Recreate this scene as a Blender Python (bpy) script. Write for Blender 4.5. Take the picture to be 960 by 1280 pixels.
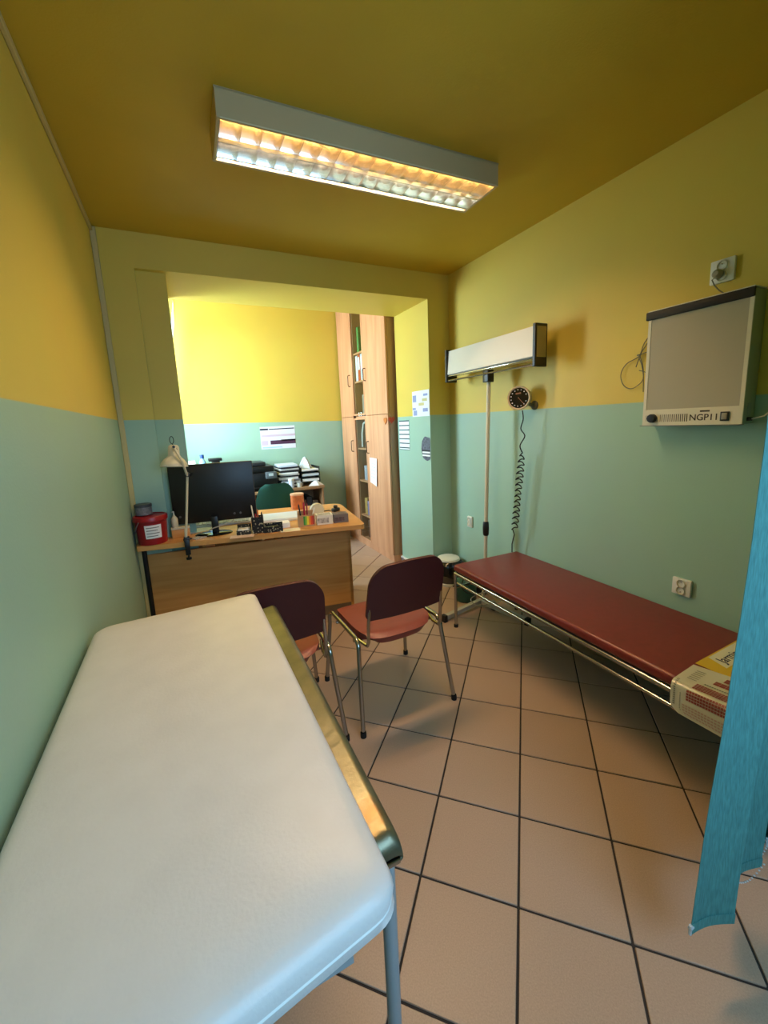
import bpy, bmesh, math, random
from mathutils import Matrix, Vector
random.seed(7)
PI = math.pi
sc = bpy.context.scene
for o in list(bpy.data.objects):
    bpy.data.objects.remove(o)

# ------------------------------------------------------------------ camera
F, YAW, PIT, ROL, CAMZ, CX, CY = 511.4553, .4480, .1696, .0440, 1.4459, 477.162, 616.673
_cy, _sy = math.cos(YAW), math.sin(YAW)
fwd = Vector((_sy*math.cos(PIT), _cy*math.cos(PIT), -math.sin(PIT)))
_rt = Vector((_cy, -_sy, 0)); _dn = fwd.cross(_rt)
right = math.cos(ROL)*_rt + math.sin(ROL)*_dn
down = -math.sin(ROL)*_rt + math.cos(ROL)*_dn
CAM = Vector((0, 0, CAMZ))
cd = bpy.data.cameras.new('camera'); cam = bpy.data.objects.new('camera', cd)
sc.collection.objects.link(cam)
cam.matrix_world = Matrix(((right.x, -down.x, -fwd.x, 0), (right.y, -down.y, -fwd.y, 0),
                           (right.z, -down.z, -fwd.z, CAMZ), (0, 0, 0, 1)))
cd.sensor_fit = 'HORIZONTAL'; cd.sensor_width = 36; cd.lens = F/960*36
cd.shift_x = (480-CX)/960; cd.shift_y = (CY-640)/960; cd.clip_start = .02
sc.camera = cam

def on(x, y, ax, v):
    """photo pixel -> the point where its ray meets the plane axis=v"""
    d = right*((x-CX)/F) + down*((y-CY)/F) + fwd
    return CAM + d*((v-CAM[ax])/d[ax])

# ------------------------------------------------------------------ world, daylight, exposure
w = bpy.data.worlds.new('sky'); sc.world = w; w.use_nodes = True
bg = w.node_tree.nodes['Background']
bg.inputs[0].default_value = (.72, .86, 1, 1); bg.inputs[1].default_value = 1.6
sc.view_settings.view_transform = 'Standard'; sc.view_settings.look = 'None'
sc.view_settings.gamma = 1; sc.view_settings.use_curve_mapping = False
sc.view_settings.exposure = 0.0
sc.cycles.use_denoising = True
sc.cycles.max_bounces = 10; sc.cycles.diffuse_bounces = 6; sc.cycles.glossy_bounces = 5
sc.cycles.transparent_max_bounces = 12
sc.cycles.sample_clamp_indirect = 6
sc.cycles.caustics_reflective = False; sc.cycles.caustics_refractive = False

def area(name, loc, rot, sx, sy, power, col, spread=PI):
    l = bpy.data.lights.new(name, 'AREA'); l.shape = 'RECTANGLE'; l.size = sx; l.size_y = sy
    l.energy = power; l.color = col; l.spread = spread
    o = bpy.data.objects.new(name, l); sc.collection.objects.link(o)
    o.location = loc; o.rotation_euler = rot
    return o
# sky light entering through the office window (left) and the window behind the photographer
area('daylight_office_window', (-.52, 4.25, 1.83), (0, -PI/2, 0), 1.5, 1.0, 165, (.66, .84, 1))
area('daylight_near_window', (.75, -1.06, 1.75), (PI/2-.5, 0, 0), 1.5, 1.3, 43, (.32, .62, 1))
TUBE_WARM, TUBE_COOL = 176.0, 116.0

# ------------------------------------------------------------------ materials
def lin(c):
    if isinstance(c, str):
        c = tuple(int(c[i:i+2], 16) for i in (0, 2, 4))
    return tuple(((v/255)/12.92 if v/255 <= .04045 else ((v/255+.055)/1.055)**2.4) for v in c) + (1,)
MATS = {}
def mat(name, col, rough=.5, metal=0., noise=0., scale=40, bump=0., bscale=120, spec=.5, emit=0, coat=0, rnd=0, stretch=None):
    if name in MATS: return MATS[name]
    m = bpy.data.materials.new(name); m.use_nodes = True; MATS[name] = m
    nt = m.node_tree; b = nt.nodes['Principled BSDF']; L = nt.links.new
    c = lin(col)
    b.inputs['Base Color'].default_value = c; b.inputs['Roughness'].default_value = rough
    b.inputs['Metallic'].default_value = metal; b.inputs['Specular IOR Level'].default_value = spec
    b.inputs['Coat Weight'].default_value = coat
    if emit:
        b.inputs['Emission Color'].default_value = c; b.inputs['Emission Strength'].default_value = emit
    if noise or bump:
        tc = nt.nodes.new('ShaderNodeTexCoord'); mp = nt.nodes.new('ShaderNodeMapping')
        L(tc.outputs['Object'], mp.inputs['Vector'])
        if stretch: mp.inputs['Scale'].default_value = stretch
    src = None
    if noise:
        n = nt.nodes.new('ShaderNodeTexNoise'); n.inputs['Scale'].default_value = scale; n.inputs['Detail'].default_value = 5
        L(mp.outputs[0], n.inputs['Vector'])
        r = nt.nodes.new('ShaderNodeValToRGB')
        r.color_ramp.elements[0].position = .3; r.color_ramp.elements[1].position = .7
        r.color_ramp.elements[0].color = tuple(v*(1-noise) for v in c[:3])+(1,)
        r.color_ramp.elements[1].color = tuple(min(1, v*(1+noise)) for v in c[:3])+(1,)
        L(n.outputs['Fac'], r.inputs['Fac']); src = r.outputs[0]
    if rnd:
        oi = nt.nodes.new('ShaderNodeObjectInfo'); hs = nt.nodes.new('ShaderNodeHueSaturation')
        mr = nt.nodes.new('ShaderNodeMapRange'); mr.inputs[3].default_value = 1-rnd; mr.inputs[4].default_value = 1+rnd
        L(oi.outputs['Random'], mr.inputs[0]); L(mr.outputs[0], hs.inputs['Value'])
        if src: L(src, hs.inputs['Color'])
        else: hs.inputs['Color'].default_value = c
        src = hs.outputs[0]
    if src: L(src, b.inputs['Base Color'])
    if bump:
        n2 = nt.nodes.new('ShaderNodeTexNoise'); n2.inputs['Scale'].default_value = bscale; n2.inputs['Detail'].default_value = 4
        L(mp.outputs[0], n2.inputs['Vector'])
        bp = nt.nodes.new('ShaderNodeBump'); bp.inputs['Strength'].default_value = bump; bp.inputs['Distance'].default_value = .004
        L(n2.outputs['Fac'], bp.inputs['Height']); L(bp.outputs[0], b.inputs['Normal'])
    return m

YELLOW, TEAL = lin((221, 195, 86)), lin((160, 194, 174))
def paint_mat():
    m = bpy.data.materials.new('two_tone_wall_paint'); m.use_nodes = True; nt = m.node_tree; L = nt.links.new
    b = nt.nodes['Principled BSDF']; b.inputs['Roughness'].default_value = .5; b.inputs['Specular IOR Level'].default_value = .35
    g = nt.nodes.new('ShaderNodeNewGeometry'); s = nt.nodes.new('ShaderNodeSeparateXYZ'); L(g.outputs['Position'], s.inputs[0])
    a = nt.nodes.new('ShaderNodeMath'); a.operation = 'MULTIPLY_ADD'; L(s.outputs['X'], a.inputs[0]); a.inputs[1].default_value = .016
    L(s.outputs['Z'], a.inputs[2])
    gt = nt.nodes.new('ShaderNodeMapRange'); L(a.outputs[0], gt.inputs[0])
    gt.inputs[1].default_value = 1.5265; gt.inputs[2].default_value = 1.5315
    n = nt.nodes.new('ShaderNodeTexNoise'); n.inputs['Scale'].default_value = 3; n.inputs['Detail'].default_value = 6
    L(g.outputs['Position'], n.inputs['Vector'])
    mx = nt.nodes.new('ShaderNodeMix'); mx.data_type = 'RGBA'; L(gt.outputs[0], mx.inputs[0])
    mx.inputs[6].default_value = TEAL; mx.inputs[7].default_value = YELLOW
    m2 = nt.nodes.new('ShaderNodeMix'); m2.data_type = 'RGBA'; m2.blend_type = 'MULTIPLY'; m2.inputs[0].default_value = .12
    L(mx.outputs[2], m2.inputs[6]); L(n.outputs['Color'], m2.inputs[7]); L(m2.outputs[2], b.inputs['Base Color'])
    n2 = nt.nodes.new('ShaderNodeTexNoise'); n2.inputs['Scale'].default_value = 140; n2.inputs['Detail'].default_value = 5
    L(g.outputs['Position'], n2.inputs['Vector'])
    bp = nt.nodes.new('ShaderNodeBump'); bp.inputs['Strength'].default_value = .18; bp.inputs['Distance'].default_value = .003
    L(n2.outputs['Fac'], bp.inputs['Height']); L(bp.outputs[0], b.inputs['Normal'])
    return m
PAINT = paint_mat()
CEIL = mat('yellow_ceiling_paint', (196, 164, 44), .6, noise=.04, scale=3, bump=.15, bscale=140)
TILE = mat('salmon_stoneware_tile', (182, 154, 134), .42, noise=.10, scale=260, rnd=.05)
GROUT = mat('dark_grout', (52, 44, 40), .9)
def wood_mat(name, c1, c2, st, rough=.42):
    m = bpy.data.materials.new(name); m.use_nodes = True; nt = m.node_tree; L = nt.links.new; MATS[name] = m
    b = nt.nodes['Principled BSDF']; b.inputs['Roughness'].default_value = rough
    tc = nt.nodes.new('ShaderNodeTexCoord'); mp = nt.nodes.new('ShaderNodeMapping'); mp.inputs['Scale'].default_value = st
    L(tc.outputs['Object'], mp.inputs[0])
    n = nt.nodes.new('ShaderNodeTexNoise'); n.inputs['Scale'].default_value = 1; n.inputs['Detail'].default_value = 7; n.inputs['Distortion'].default_value = .6
    L(mp.outputs[0], n.inputs['Vector'])
    r = nt.nodes.new('ShaderNodeValToRGB'); r.color_ramp.elements[0].position = .32; r.color_ramp.elements[1].position = .68
    r.color_ramp.elements[0].color = lin(c1); r.color_ramp.elements[1].color = lin(c2)
    L(n.outputs['Fac'], r.inputs[0]); L(r.outputs[0], b.inputs['Base Color'])
    return m
DESKW = wood_mat('beech_desk_laminate', (196, 138, 74), (214, 160, 96), (1.5, 5, 22))
CABW = wood_mat('pale_beech_laminate', (196, 138, 100), (216, 162, 122), (14, 14, 1.2))
CABD = wood_mat('cabinet_side_laminate', (168, 128, 92), (182, 142, 104), (14, 14, 1.2))
WHITE = mat('white_plastic', (226, 224, 214), .4)
CREAM = mat('cream_enamel', (206, 198, 172), .35)
LUM_TINTED = mat('luminaire_shade_tinted_white', (184, 166, 128), .4)  # white housing; brownish shade from the yellow room is put into its colour
BLACK = mat('black_plastic', (14, 14, 15), .38)
RUBBER = mat('black_rubber', (10, 10, 10), .7)
CHROME = mat('chrome_steel', (176, 172, 164), .22, 1)
STEEL = mat('grey_painted_steel', (150, 156, 160), .4)
ALU = mat('polished_aluminium_louvre', (226, 222, 214), .16, 1)
RED = mat('oxblood_vinyl', (124, 40, 34), .38, noise=.08, scale=30, bump=.15, bscale=300)
SEATV = mat('brick_red_vinyl', (138, 58, 48), .4, noise=.08, scale=30, bump=.15, bscale=300)
BACKV = mat('dark_maroon_plastic', (72, 20, 22), .45)
VINYL = mat('white_vinyl', (226, 219, 216), .36, noise=.03, scale=14, bump=.12, bscale=160)
TEALF = mat('teal_blind_fabric', (80, 144, 142), .85, noise=.22, scale=260, stretch=(1, 1, .12), bump=.3, bscale=500)
PAPER = mat('white_paper', (236, 236, 236), .7)
CLEAR = None
def glass_mat():
    m = bpy.data.materials.new('clear_pane'); m.use_nodes = True; nt = m.node_tree
    nt.nodes.remove(nt.nodes['Principled BSDF'])
    t = nt.nodes.new('ShaderNodeBsdfTransparent'); t.inputs[0].default_value = (.93, .96, .95, 1)
    g = nt.nodes.new('ShaderNodeBsdfGlossy'); g.inputs['Roughness'].default_value = .03
    mx = nt.nodes.new('ShaderNodeMixShader'); mx.inputs[0].default_value = .07
    nt.links.new(t.outputs[0], mx.inputs[1]); nt.links.new(g.outputs[0], mx.inputs[2])
    nt.links.new(mx.outputs[0], nt.nodes['Material Output'].inputs[0])
    return m
GLASS = glass_mat()

# ------------------------------------------------------------------ mesh helpers
WORLD = {}
class B:
    """collects shapes; build() links them as one mesh object. Coordinates are world when root was made with world=True"""
    def __init__(s, root=None):
        s.bm = bmesh.new(); s.root = root
        r = root
        while r is not None and r.parent is not None: r = r.parent
        s.off = Vector(WORLD.get(r.name, (0, 0, 0))) if r is not None else Vector((0, 0, 0))
    def _add(s, t, M):
        if M is not None: bmesh.ops.transform(t, matrix=M, verts=t.verts)
        me = bpy.data.meshes.new('tmp'); t.to_mesh(me); t.free(); s.bm.from_mesh(me); bpy.data.meshes.remove(me)
        return s
    def box(s, x0, x1, y0, y1, z0, z1, bev=0, seg=2, M=None):
        t = bmesh.new(); bmesh.ops.create_cube(t, size=1)
        for v in t.verts:
            v.co = Vector(((x0+x1)/2+v.co.x*(x1-x0), (y0+y1)/2+v.co.y*(y1-y0), (z0+z1)/2+v.co.z*(z1-z0)))
        if bev: bmesh.ops.bevel(t, geom=list(t.edges), offset=bev, segments=seg, profile=.5, affect='EDGES')
        return s._add(t, M)
    def tube(s, pts, r, n=10, caps=True, M=None):
        pts = [Vector(p) for p in pts]; t = bmesh.new(); rings = []
        rr = r if isinstance(r, (list, tuple)) else [r]*len(pts)
        prev = None
        for i, p in enumerate(pts):
            a = pts[max(i-1, 0)]; c = pts[min(i+1, len(pts)-1)]
            d = (c-a).normalized()
            if prev is None:
                u = d.orthogonal().normalized()
            else:
                u = (prev - d*prev.dot(d))
                u = u.normalized() if u.length > 1e-6 else d.orthogonal().normalized()
            prev = u; v = d.cross(u)
            rings.append([t.verts.new(p + (u*math.cos(2*PI*k/n) + v*math.sin(2*PI*k/n))*rr[i]) for k in range(n)])
        for a, c in zip(rings, rings[1:]):
            for k in range(n): t.faces.new((a[k], a[(k+1) % n], c[(k+1) % n], c[k]))
        if caps: t.faces.new(rings[0][::-1]); t.faces.new(rings[-1])
        return s._add(t, M)
    def lathe(s, prof, n=24, M=None):
        t = bmesh.new(); rings = []
        for r, z in prof:
            if r < 1e-6: rings.append([t.verts.new((0, 0, z))])
            else: rings.append([t.verts.new((r*math.cos(2*PI*k/n), r*math.sin(2*PI*k/n), z)) for k in range(n)])
        for a, c in zip(rings, rings[1:]):
            for k in range(n):
                k2 = (k+1) % n
                if len(a) == 1 and len(c) == 1: continue
                if len(a) == 1: t.faces.new((a[0], c[k2], c[k]))
                elif len(c) == 1: t.faces.new((a[k], a[k2], c[0]))
                else: t.faces.new((a[k], a[k2], c[k2], c[k]))
        bmesh.ops.recalc_face_normals(t, faces=t.faces)
        return s._add(t, M)
    def prism(s, poly, z0, z1, bev=0, M=None):
        t = bmesh.new()
        a = [t.verts.new((x, y, z0)) for x, y in poly]; c = [t.verts.new((x, y, z1)) for x, y in poly]
        t.faces.new(a[::-1]); t.faces.new(c); n = len(poly)
        for k in range(n): t.faces.new((a[k], a[(k+1) % n], c[(k+1) % n], c[k]))
        bmesh.ops.recalc_face_normals(t, faces=t.faces)
        if bev:
            es = [e for e in t.edges if abs(e.verts[0].co.z-e.verts[1].co.z) < 1e-6]
            bmesh.ops.bevel(t, geom=es, offset=bev, segments=2, profile=.5, affect='EDGES')
        return s._add(t, M)
    def surf(s, f, nu, nv, th=0, M=None):
        """f(u,v) -> point, u,v in 0..1; th = thickness along the normal"""
        t = bmesh.new(); P = [[Vector(f(i/nu, j/nv)) for j in range(nv+1)] for i in range(nu+1)]
        def nrm(i, j):
            a = P[min(i+1, nu)][j]-P[max(i-1, 0)][j]; c = P[i][min(j+1, nv)]-P[i][max(j-1, 0)]
            n = a.cross(c); return n.normalized() if n.length > 1e-9 else Vector((0, 0, 1))
        A = [[t.verts.new(P[i][j]) for j in range(nv+1)] for i in range(nu+1)]
        for i in range(nu):
            for j in range(nv): t.faces.new((A[i][j], A[i+1][j], A[i+1][j+1], A[i][j+1]))
        if th:
            C = [[t.verts.new(P[i][j]-nrm(i, j)*th) for j in range(nv+1)] for i in range(nu+1)]
            for i in range(nu):
                for j in range(nv): t.faces.new((C[i][j], C[i][j+1], C[i+1][j+1], C[i+1][j]))
            for i in range(nu):
                t.faces.new((A[i][0], C[i][0], C[i+1][0], A[i+1][0])); t.faces.new((A[i][nv], A[i+1][nv], C[i+1][nv], C[i][nv]))
            for j in range(nv):
                t.faces.new((A[0][j], A[0][j+1], C[0][j+1], C[0][j])); t.faces.new((A[nu][j], C[nu][j], C[nu][j+1], A[nu][j+1]))
        return s._add(t, M)
    def build(s, name, m, parent=None, at=None, smooth=True, ang=.7):
        par = parent if parent is not None else s.root
        off = s.off if at is None else Vector(at)
        if off.length: bmesh.ops.translate(s.bm, verts=s.bm.verts, vec=-off)
        me = bpy.data.meshes.new(name); s.bm.to_mesh(me); s.bm.free()
        me.materials.append(m)
        if smooth and len(me.polygons):
            me.polygons.foreach_set('use_smooth', [True]*len(me.polygons)); me.set_sharp_from_angle(angle=ang)
        o = bpy.data.objects.new(name, me); sc.collection.objects.link(o)
        if par is not None: o.parent = par
        elif at is not None: o.location = at
        return o
def tag(o, label, cat, group=None):
    o['label'] = label; o['category'] = cat
    if group: o['group'] = group
    return o
def thing(name, label, cat, loc, rz=0, group=None, world=False):
    o = bpy.data.objects.new(name, None); sc.collection.objects.link(o)
    o.empty_display_size = .05; o.location = loc; o.rotation_euler = (0, 0, rz)
    if world: WORLD[o.name] = tuple(loc)
    return tag(o, label, cat, group)
def struct(o):
    o['kind'] = 'structure'; return o
def copy_tree(o, parent=None):
    c = o.copy(); sc.collection.objects.link(c); c.parent = parent
    for ch in o.children: copy_tree(ch, c)
    return c
def text_mesh(name, txt, size, m, parent, M, ext=.0004):
    cu = bpy.data.curves.new('txt', 'FONT'); cu.body = txt; cu.size = size; cu.extrude = ext; cu.offset = size*.012
    to = bpy.data.objects.new('txt', cu); sc.collection.objects.link(to)
    me = bpy.data.meshes.new_from_object(to.evaluated_get(bpy.context.evaluated_depsgraph_get()))
    bpy.data.objects.remove(to); me.transform(M); me.materials.append(m)
    o = bpy.data.objects.new(name, me); sc.collection.objects.link(o); o.parent = parent
    return o
def R(ax, a): return Matrix.Rotation(a, 4, ax)
def TR(x, y, z): return Matrix.Translation((x, y, z))
def rpoly(pts, r, n=6):
    """round the corners of a polygon"""
    out = []; N = len(pts)
    for i in range(N):
        p = Vector(pts[i]); a = Vector(pts[i-1]); c = Vector(pts[(i+1) % N])
        ri = r[i] if isinstance(r, (list, tuple)) else r
        if ri < 1e-5: out.append((p.x, p.y)); continue
        d1 = (a-p).normalized(); d2 = (c-p).normalized()
        q1 = p+d1*ri; q2 = p+d2*ri
        for k in range(n+1):
            t = k/n; q = q1*(1-t)**2 + p*2*t*(1-t) + q2*t*t
            out.append((q.x, q.y))
    return out

# ------------------------------------------------------------------ the room
XL, XR, YM, ZC = -.334, 2.165, 3.04, 2.64      # left wall, right wall, beam wall, ceiling
YN, YB, ZC2, XW = -.8, 5.0, 2.95, -.22        # near wall, office back wall, office ceiling, office window wall
JX, YJ, ZO = 1.956, 3.63, 2.437                # right jamb, back of the beam, underside of the beam
fl = B().box(-.7, 2.6, YN-.2, YB+.2, -.06, -.004).build('floor', GROUT, smooth=False); struct(fl)
t0 = B().box(-.1465, .1465, -.1465, .1465, -.012, 0, bev=.0016, seg=1).build('tile', TILE, fl)
tile_me = t0.data; first = True
u = Vector((math.cos(-PI/4), math.sin(-PI/4))); v = Vector((math.sin(-PI/4), -math.cos(-PI/4)))
G0 = Vector((1.81194, 1.80504))
for i in range(-16, 17):
    for j in range(-16, 17):
        c = G0 + .3*((i+.5)*u + (j+.5)*v)
        if not (XL-.12 < c.x < XR+.12 and YN-.1 < c.y < YB+.12): continue
        o = t0 if first else t0.copy()
        if not first: sc.collection.objects.link(o)
        first = False
        o.location = (c.x, c.y, 0); o.rotation_euler = (0, 0, -PI/4)

def wall(name, *boxes):
    b = B()
    for x in boxes: b.box(*x)
    return struct(b.build(name, PAINT, smooth=False))
wall('wall_left', (XL-.3, XL, YN-.2, YJ, -.06, ZC+.1))
wall('wall_right', (XR, XR+.25, YN-.2, YJ, -.06, ZC+.1), (XR+.02, XR+.27, YJ, YB+.2, -.06, ZC2+.1))
# beam wall with the wide opening: left pier in two steps, right pier, beam
wall('wall_middle', (XL-.01, -.135, YM, YJ, -.06, ZO), (-.135, .032, YM+.045, YJ, -.06, ZO), (JX, XR+.01, YM, YJ, -.06, ZO),
     (XL-.01, XR+.01, YM, YJ, ZO, ZC2+.1))
wall('wall_back', (-.6, XR+.05, YB, YB+.2, -.06, ZC2+.1))
wy0, wy1, wz0, wz1 = 3.72, 4.80, .98, 2.68
wall('wall_window_side', (XW-.33, XW, YJ, wy0, -.06, ZC2+.1), (XW-.33, XW, wy1, YB+.2, -.06, ZC2+.1),
     (XW-.33, XW, wy0, wy1, -.06, wz0), (XW-.33, XW, wy0, wy1, wz1, ZC2+.1))
nx0, nx1, nz0, nz1 = -.05, 1.55, 1.0, 2.4
wall('wall_near', (XL-.3, nx0, YN-.2, YN, -.06, ZC+.1), (nx1, XR+.25, YN-.2, YN, -.06, ZC+.1),
     (nx0, nx1, YN-.2, YN, -.06, nz0), (nx0, nx1, YN-.2, YN, nz1, ZC+.1))
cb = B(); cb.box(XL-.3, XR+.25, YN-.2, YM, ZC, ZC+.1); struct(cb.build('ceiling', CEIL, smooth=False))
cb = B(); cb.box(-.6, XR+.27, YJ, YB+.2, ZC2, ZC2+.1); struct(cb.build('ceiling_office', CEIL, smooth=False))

# office window with its sash tipped open at the top
WINF = mat('white_window_pvc', (236, 238, 236), .35)
wn = B(); xf0, xf1 = XW-.16, XW-.09
wn.box(xf0, xf1, wy0, wy0+.06, wz0, wz1).box(xf0, xf1, wy1-.06, wy1, wz0, wz1).box(xf0, xf1, wy0, wy1, wz0, wz0+.06).box(xf0, xf1, wy0, wy1, wz1-.06, wz1)
win = struct(wn.build('window_1', WINF))
H0 = Vector((XW-.01, 0, 1.02)); tilt = .186
Ms = TR(H0.x, 0, H0.z) @ R('Y', math.atan(tilt))
sb = B(); sy0, sy1, sh = 3.74, 4.78, 1.58
sb.box(-.03, .03, sy0, sy0+.08, 0, sh, .006, M=Ms).box(-.03, .03, sy1-.08, sy1, 0, sh, .006, M=Ms)
sb.box(-.03, .03, sy0+.08, sy1-.08, 0, .08, .006, M=Ms).box(-.03, .03, sy0+.08, sy1-.08, sh-.08, sh, .006, M=Ms)
sb.build('sash', WINF, win)
B().box(-.006, .006, sy0+.07, sy1-.07, .07, sh-.07, M=Ms).build('pane', GLASS, win)
B().box(XW-.1, XW+.06, wy0-.03, wy1+.03, wz0-.04, wz0-.005, .006).build('window_sill', WINF, win)
wn = B(); yf0, yf1 = YN-.14, YN-.07
wn.box(nx0, nx0+.06, yf0, yf1, nz0, nz1).box(nx1-.06, nx1, yf0, yf1, nz0, nz1).box(nx0, nx1, yf0, yf1, nz0, nz0+.06).box(nx0, nx1, yf0, yf1, nz1-.06, nz1).box(.72, .78, yf0, yf1, nz0, nz1)
win2 = struct(wn.build('window_2', WINF))
for a, c in ((nx0+.05, .73), (.77, nx1-.05)):
    B().box(a, c, yf0+.03, yf0+.036, nz0+.05, nz1-.05).build('pane', GLASS, win2)

# cable conduit along the left ceiling edge and down the corner
CONDUIT = mat('painted_cable_duct', (196, 178, 120), .5)
cv = B()
cv.box(XL, XL+.016, YN, YM, ZC-.03, ZC-.004, .003, 1)
cv.box(XL, XL+.03, YM-.014, YM, .0, ZC-.004, .003, 1)
struct(cv.build('trim_1', CONDUIT))
SKD, SKW = mat('grey_skirting_tile', (116, 112, 112), .4), mat('white_skirting_edge', (228, 228, 226), .5)
def skirting(name, x0, x1, y0, y1):
    o = struct(B().box(x0, x1, y0, y1, 0, .055).build(name, SKD, smooth=False))
    e = .004
    B().box(x0-e, x1+e, y0-e, y1+e, .055, .068).build('top_edge', SKW, o, smooth=False)
    B().box(x0-e, x1+e, y0-e, y1+e, 0.0005, .01).build('bottom_edge', SKW, o, smooth=False)
skirting('baseboard_jamb', JX-.014, JX-.002, YM, YJ)
skirting('baseboard_back', .0, 1.8, YB-.014, YB-.002)

# ------------------------------------------------------------------ ceiling luminaire
lum = thing('ceiling_luminaire', 'long white louvred fluorescent luminaire fixed to the yellow ceiling', 'light fixture', (.878, 1.842, 2.54), -.022)
LX, LY, LH = .632, .134, .10
hb = B()
hb.box(-LX, LX, -LY, -LY+.012, 0, LH, .002, 1).box(-LX, LX, LY-.012, LY, 0, LH, .002, 1)
hb.box(-LX, -LX+.012, -LY+.012, LY-.012, 0, LH, .002, 1).box(LX-.012, LX, -LY+.012, LY-.012, 0, LH, .002, 1).box(-LX, LX, -LY, LY, LH-.006, LH)
hb.build('housing', LUM_TINTED, lum)
B().box(-LX+.012, LX-.012, -LY-.0015, -LY, .0, .004).build('rim_strip', CREAM, lum)
yc = .062
for s in (-1, 1):
    rb = B()
    def refl(a, c, s=s):
        q = (c-.5)*2
        return (-LX+.014+a*(2*LX-.028), s*yc+q*.057, .09-.075*abs(q)**2.2)
    rb.surf(refl, 1, 18).build('reflector', ALU, lum)
    tm = mat('warm_fluorescent_tube', (255, 196, 112), emit=TUBE_WARM) if s < 0 else mat('cool_fluorescent_tube', (255, 236, 214), emit=TUBE_COOL)
    B().tube([(-LX+.03, s*yc, .063), (LX-.03, s*yc, .063)], .013, 12).build('fluorescent_tube', tm, lum)
NB = 16
for x in (-LX+.0125, LX-.0145): B().box(x, x+.002, -LY+.013, LY-.013, .003, .09).build('end_reflector', ALU, lum)
for k in range(1, NB):
    x = -LX+.014+(2*LX-.028)*k/NB
    for s in (-1, 1):
        bl = B()
        def blade(a, c, x=x, s=s):
            q = (a-.5)*2
            return (x, s*yc+q*.056, .004+c*(.045*(.55+.45*abs(q)**1.5)))
        bl.surf(blade, 10, 3, .002).build('louvre_blade', ALU, lum)
B().prism([(-.003, .0), (.003, .0), (.006, .03), (-.006, .03)], -LX+.014, LX-.014, M=Matrix(((0, 0, 1, 0), (1, 0, 0, 0), (0, 1, 0, 0), (0, 0, 0, 1)))).build('centre_rib', ALU, lum)

# ------------------------------------------------------------------ white examination table (front left)
ct = thing('examination_table', 'examination table with a white vinyl pad and worn metal side rail against the left wall', 'table', (-.06, .97, 0), world=True)
pb = B(ct)
out = [(-.322, .335), (.199, .405), (.192, 1.55), (-.318, 1.525)]
pad = rpoly(out, [.05, .04, .025, .05], 6)
def inset(poly, d):
    c = Vector((sum(p[0] for p in poly)/len(poly), sum(p[1] for p in poly)/len(poly)))
    r = []
    for x, y in poly:
        q = Vector((x, y))-c
        r.append((c.x+q.x-math.copysign(min(abs(q.x), d), q.x), c.y+q.y-math.copysign(min(abs(q.y), d), q.y)))
    return r
t = bmesh.new(); rings = []
for d, z in ((.006, .785), (0, .79), (-.003, .803), (0, .818), (.005, .829), (.014, .836), (.028, .840), (.08, .843), (.16, .845)):
    rings.append([t.verts.new((x, y, z)) for x, y in inset(pad, d)])
n = len(pad)
for a, c in zip(rings, rings[1:]):
    for k in range(n): t.faces.new((a[k], a[(k+1) % n], c[(k+1) % n], c[k]))
t.faces.new(rings[0][::-1]); t.faces.new(rings[-1])
bmesh.ops.recalc_face_normals(t, faces=t.faces)
pb._add(t, None); padm = pb.build('pad', VINYL, ang=1.2)
PIPE = mat('white_piping', (232, 232, 228), .5)
pp = [(x, y, .800) for x, y in inset(pad, -.004)]
B(ct).tube(pp+[pp[0]], .0028, 6, caps=False).build('piping', PIPE, padm)
def rail_mat():
    m = mat('worn_brass_rail', (124, 120, 98), .36, .8, noise=.25, scale=14, bump=.2, bscale=60)
    nt = m.node_tree; L = nt.links.new; b = nt.nodes['Principled BSDF']; src = b.inputs['Base Color'].links[0].from_socket
    tc = nt.nodes.new('ShaderNodeTexCoord'); d = nt.nodes.new('ShaderNodeVectorMath'); d.operation = 'DISTANCE'
    L(tc.outputs['Object'], d.inputs[0]); d.inputs[1].default_value = (.282, -.415, .79)
    n = nt.nodes.new('ShaderNodeTexNoise'); n.inputs['Scale'].default_value = 70; n.inputs['Detail'].default_value = 6; L(tc.outputs['Object'], n.inputs[0])
    ma = nt.nodes.new('ShaderNodeMath'); ma.operation = 'MULTIPLY_ADD'; L(n.outputs['Fac'], ma.inputs[0]); ma.inputs[1].default_value = .09; L(d.outputs['Value'], ma.inputs[2])
    mr = nt.nodes.new('ShaderNodeMapRange'); L(ma.outputs[0], mr.inputs[0]); mr.inputs[1].default_value = .05; mr.inputs[2].default_value = .085; mr.inputs[3].default_value = .55; mr.inputs[4].default_value = 0
    mx = nt.nodes.new('ShaderNodeMix'); mx.data_type = 'RGBA'; L(mr.outputs[0], mx.inputs[0]); L(src, mx.inputs[6]); mx.inputs[7].default_value = lin((132, 90, 42)); L(mx.outputs[2], b.inputs['Base Color'])
    return m
rl = B(ct)
RP = [(.13, .778)] + [(.212+.022*math.sin(q), .770+.024*math.cos(q)-.0) for q in [k*PI/24 for k in range(0, 25)]] + [(.13, .744)]
RP = [(x+(.022 if 0 < i < len(RP)-1 else 0), z) for i, (x, z) in enumerate(RP)]
def rail(a, c):
    k = c*(len(RP)-1); i = min(int(k), len(RP)-2); f = k-i
    x = RP[i][0]*(1-f)+RP[i+1][0]*f; z = RP[i][1]*(1-f)+RP[i+1][1]*f
    y = .495+.985*a**1.8
    dy = y-.495; R_ = .024
    if dy < R_: z = .744+(z-.744)*(.35+.65*math.sqrt(max(0, 1-((R_-dy)/R_)**2)))
    return (x-.008*(1-a), y, z)
rl.surf(rail, 60, 26); rl.build('side_rail', rail_mat(), ang=1.3)
B(ct).box(.122, .243, .4935, .500, .745, .755, .002).build('rail_end_cap', CHROME)
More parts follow.
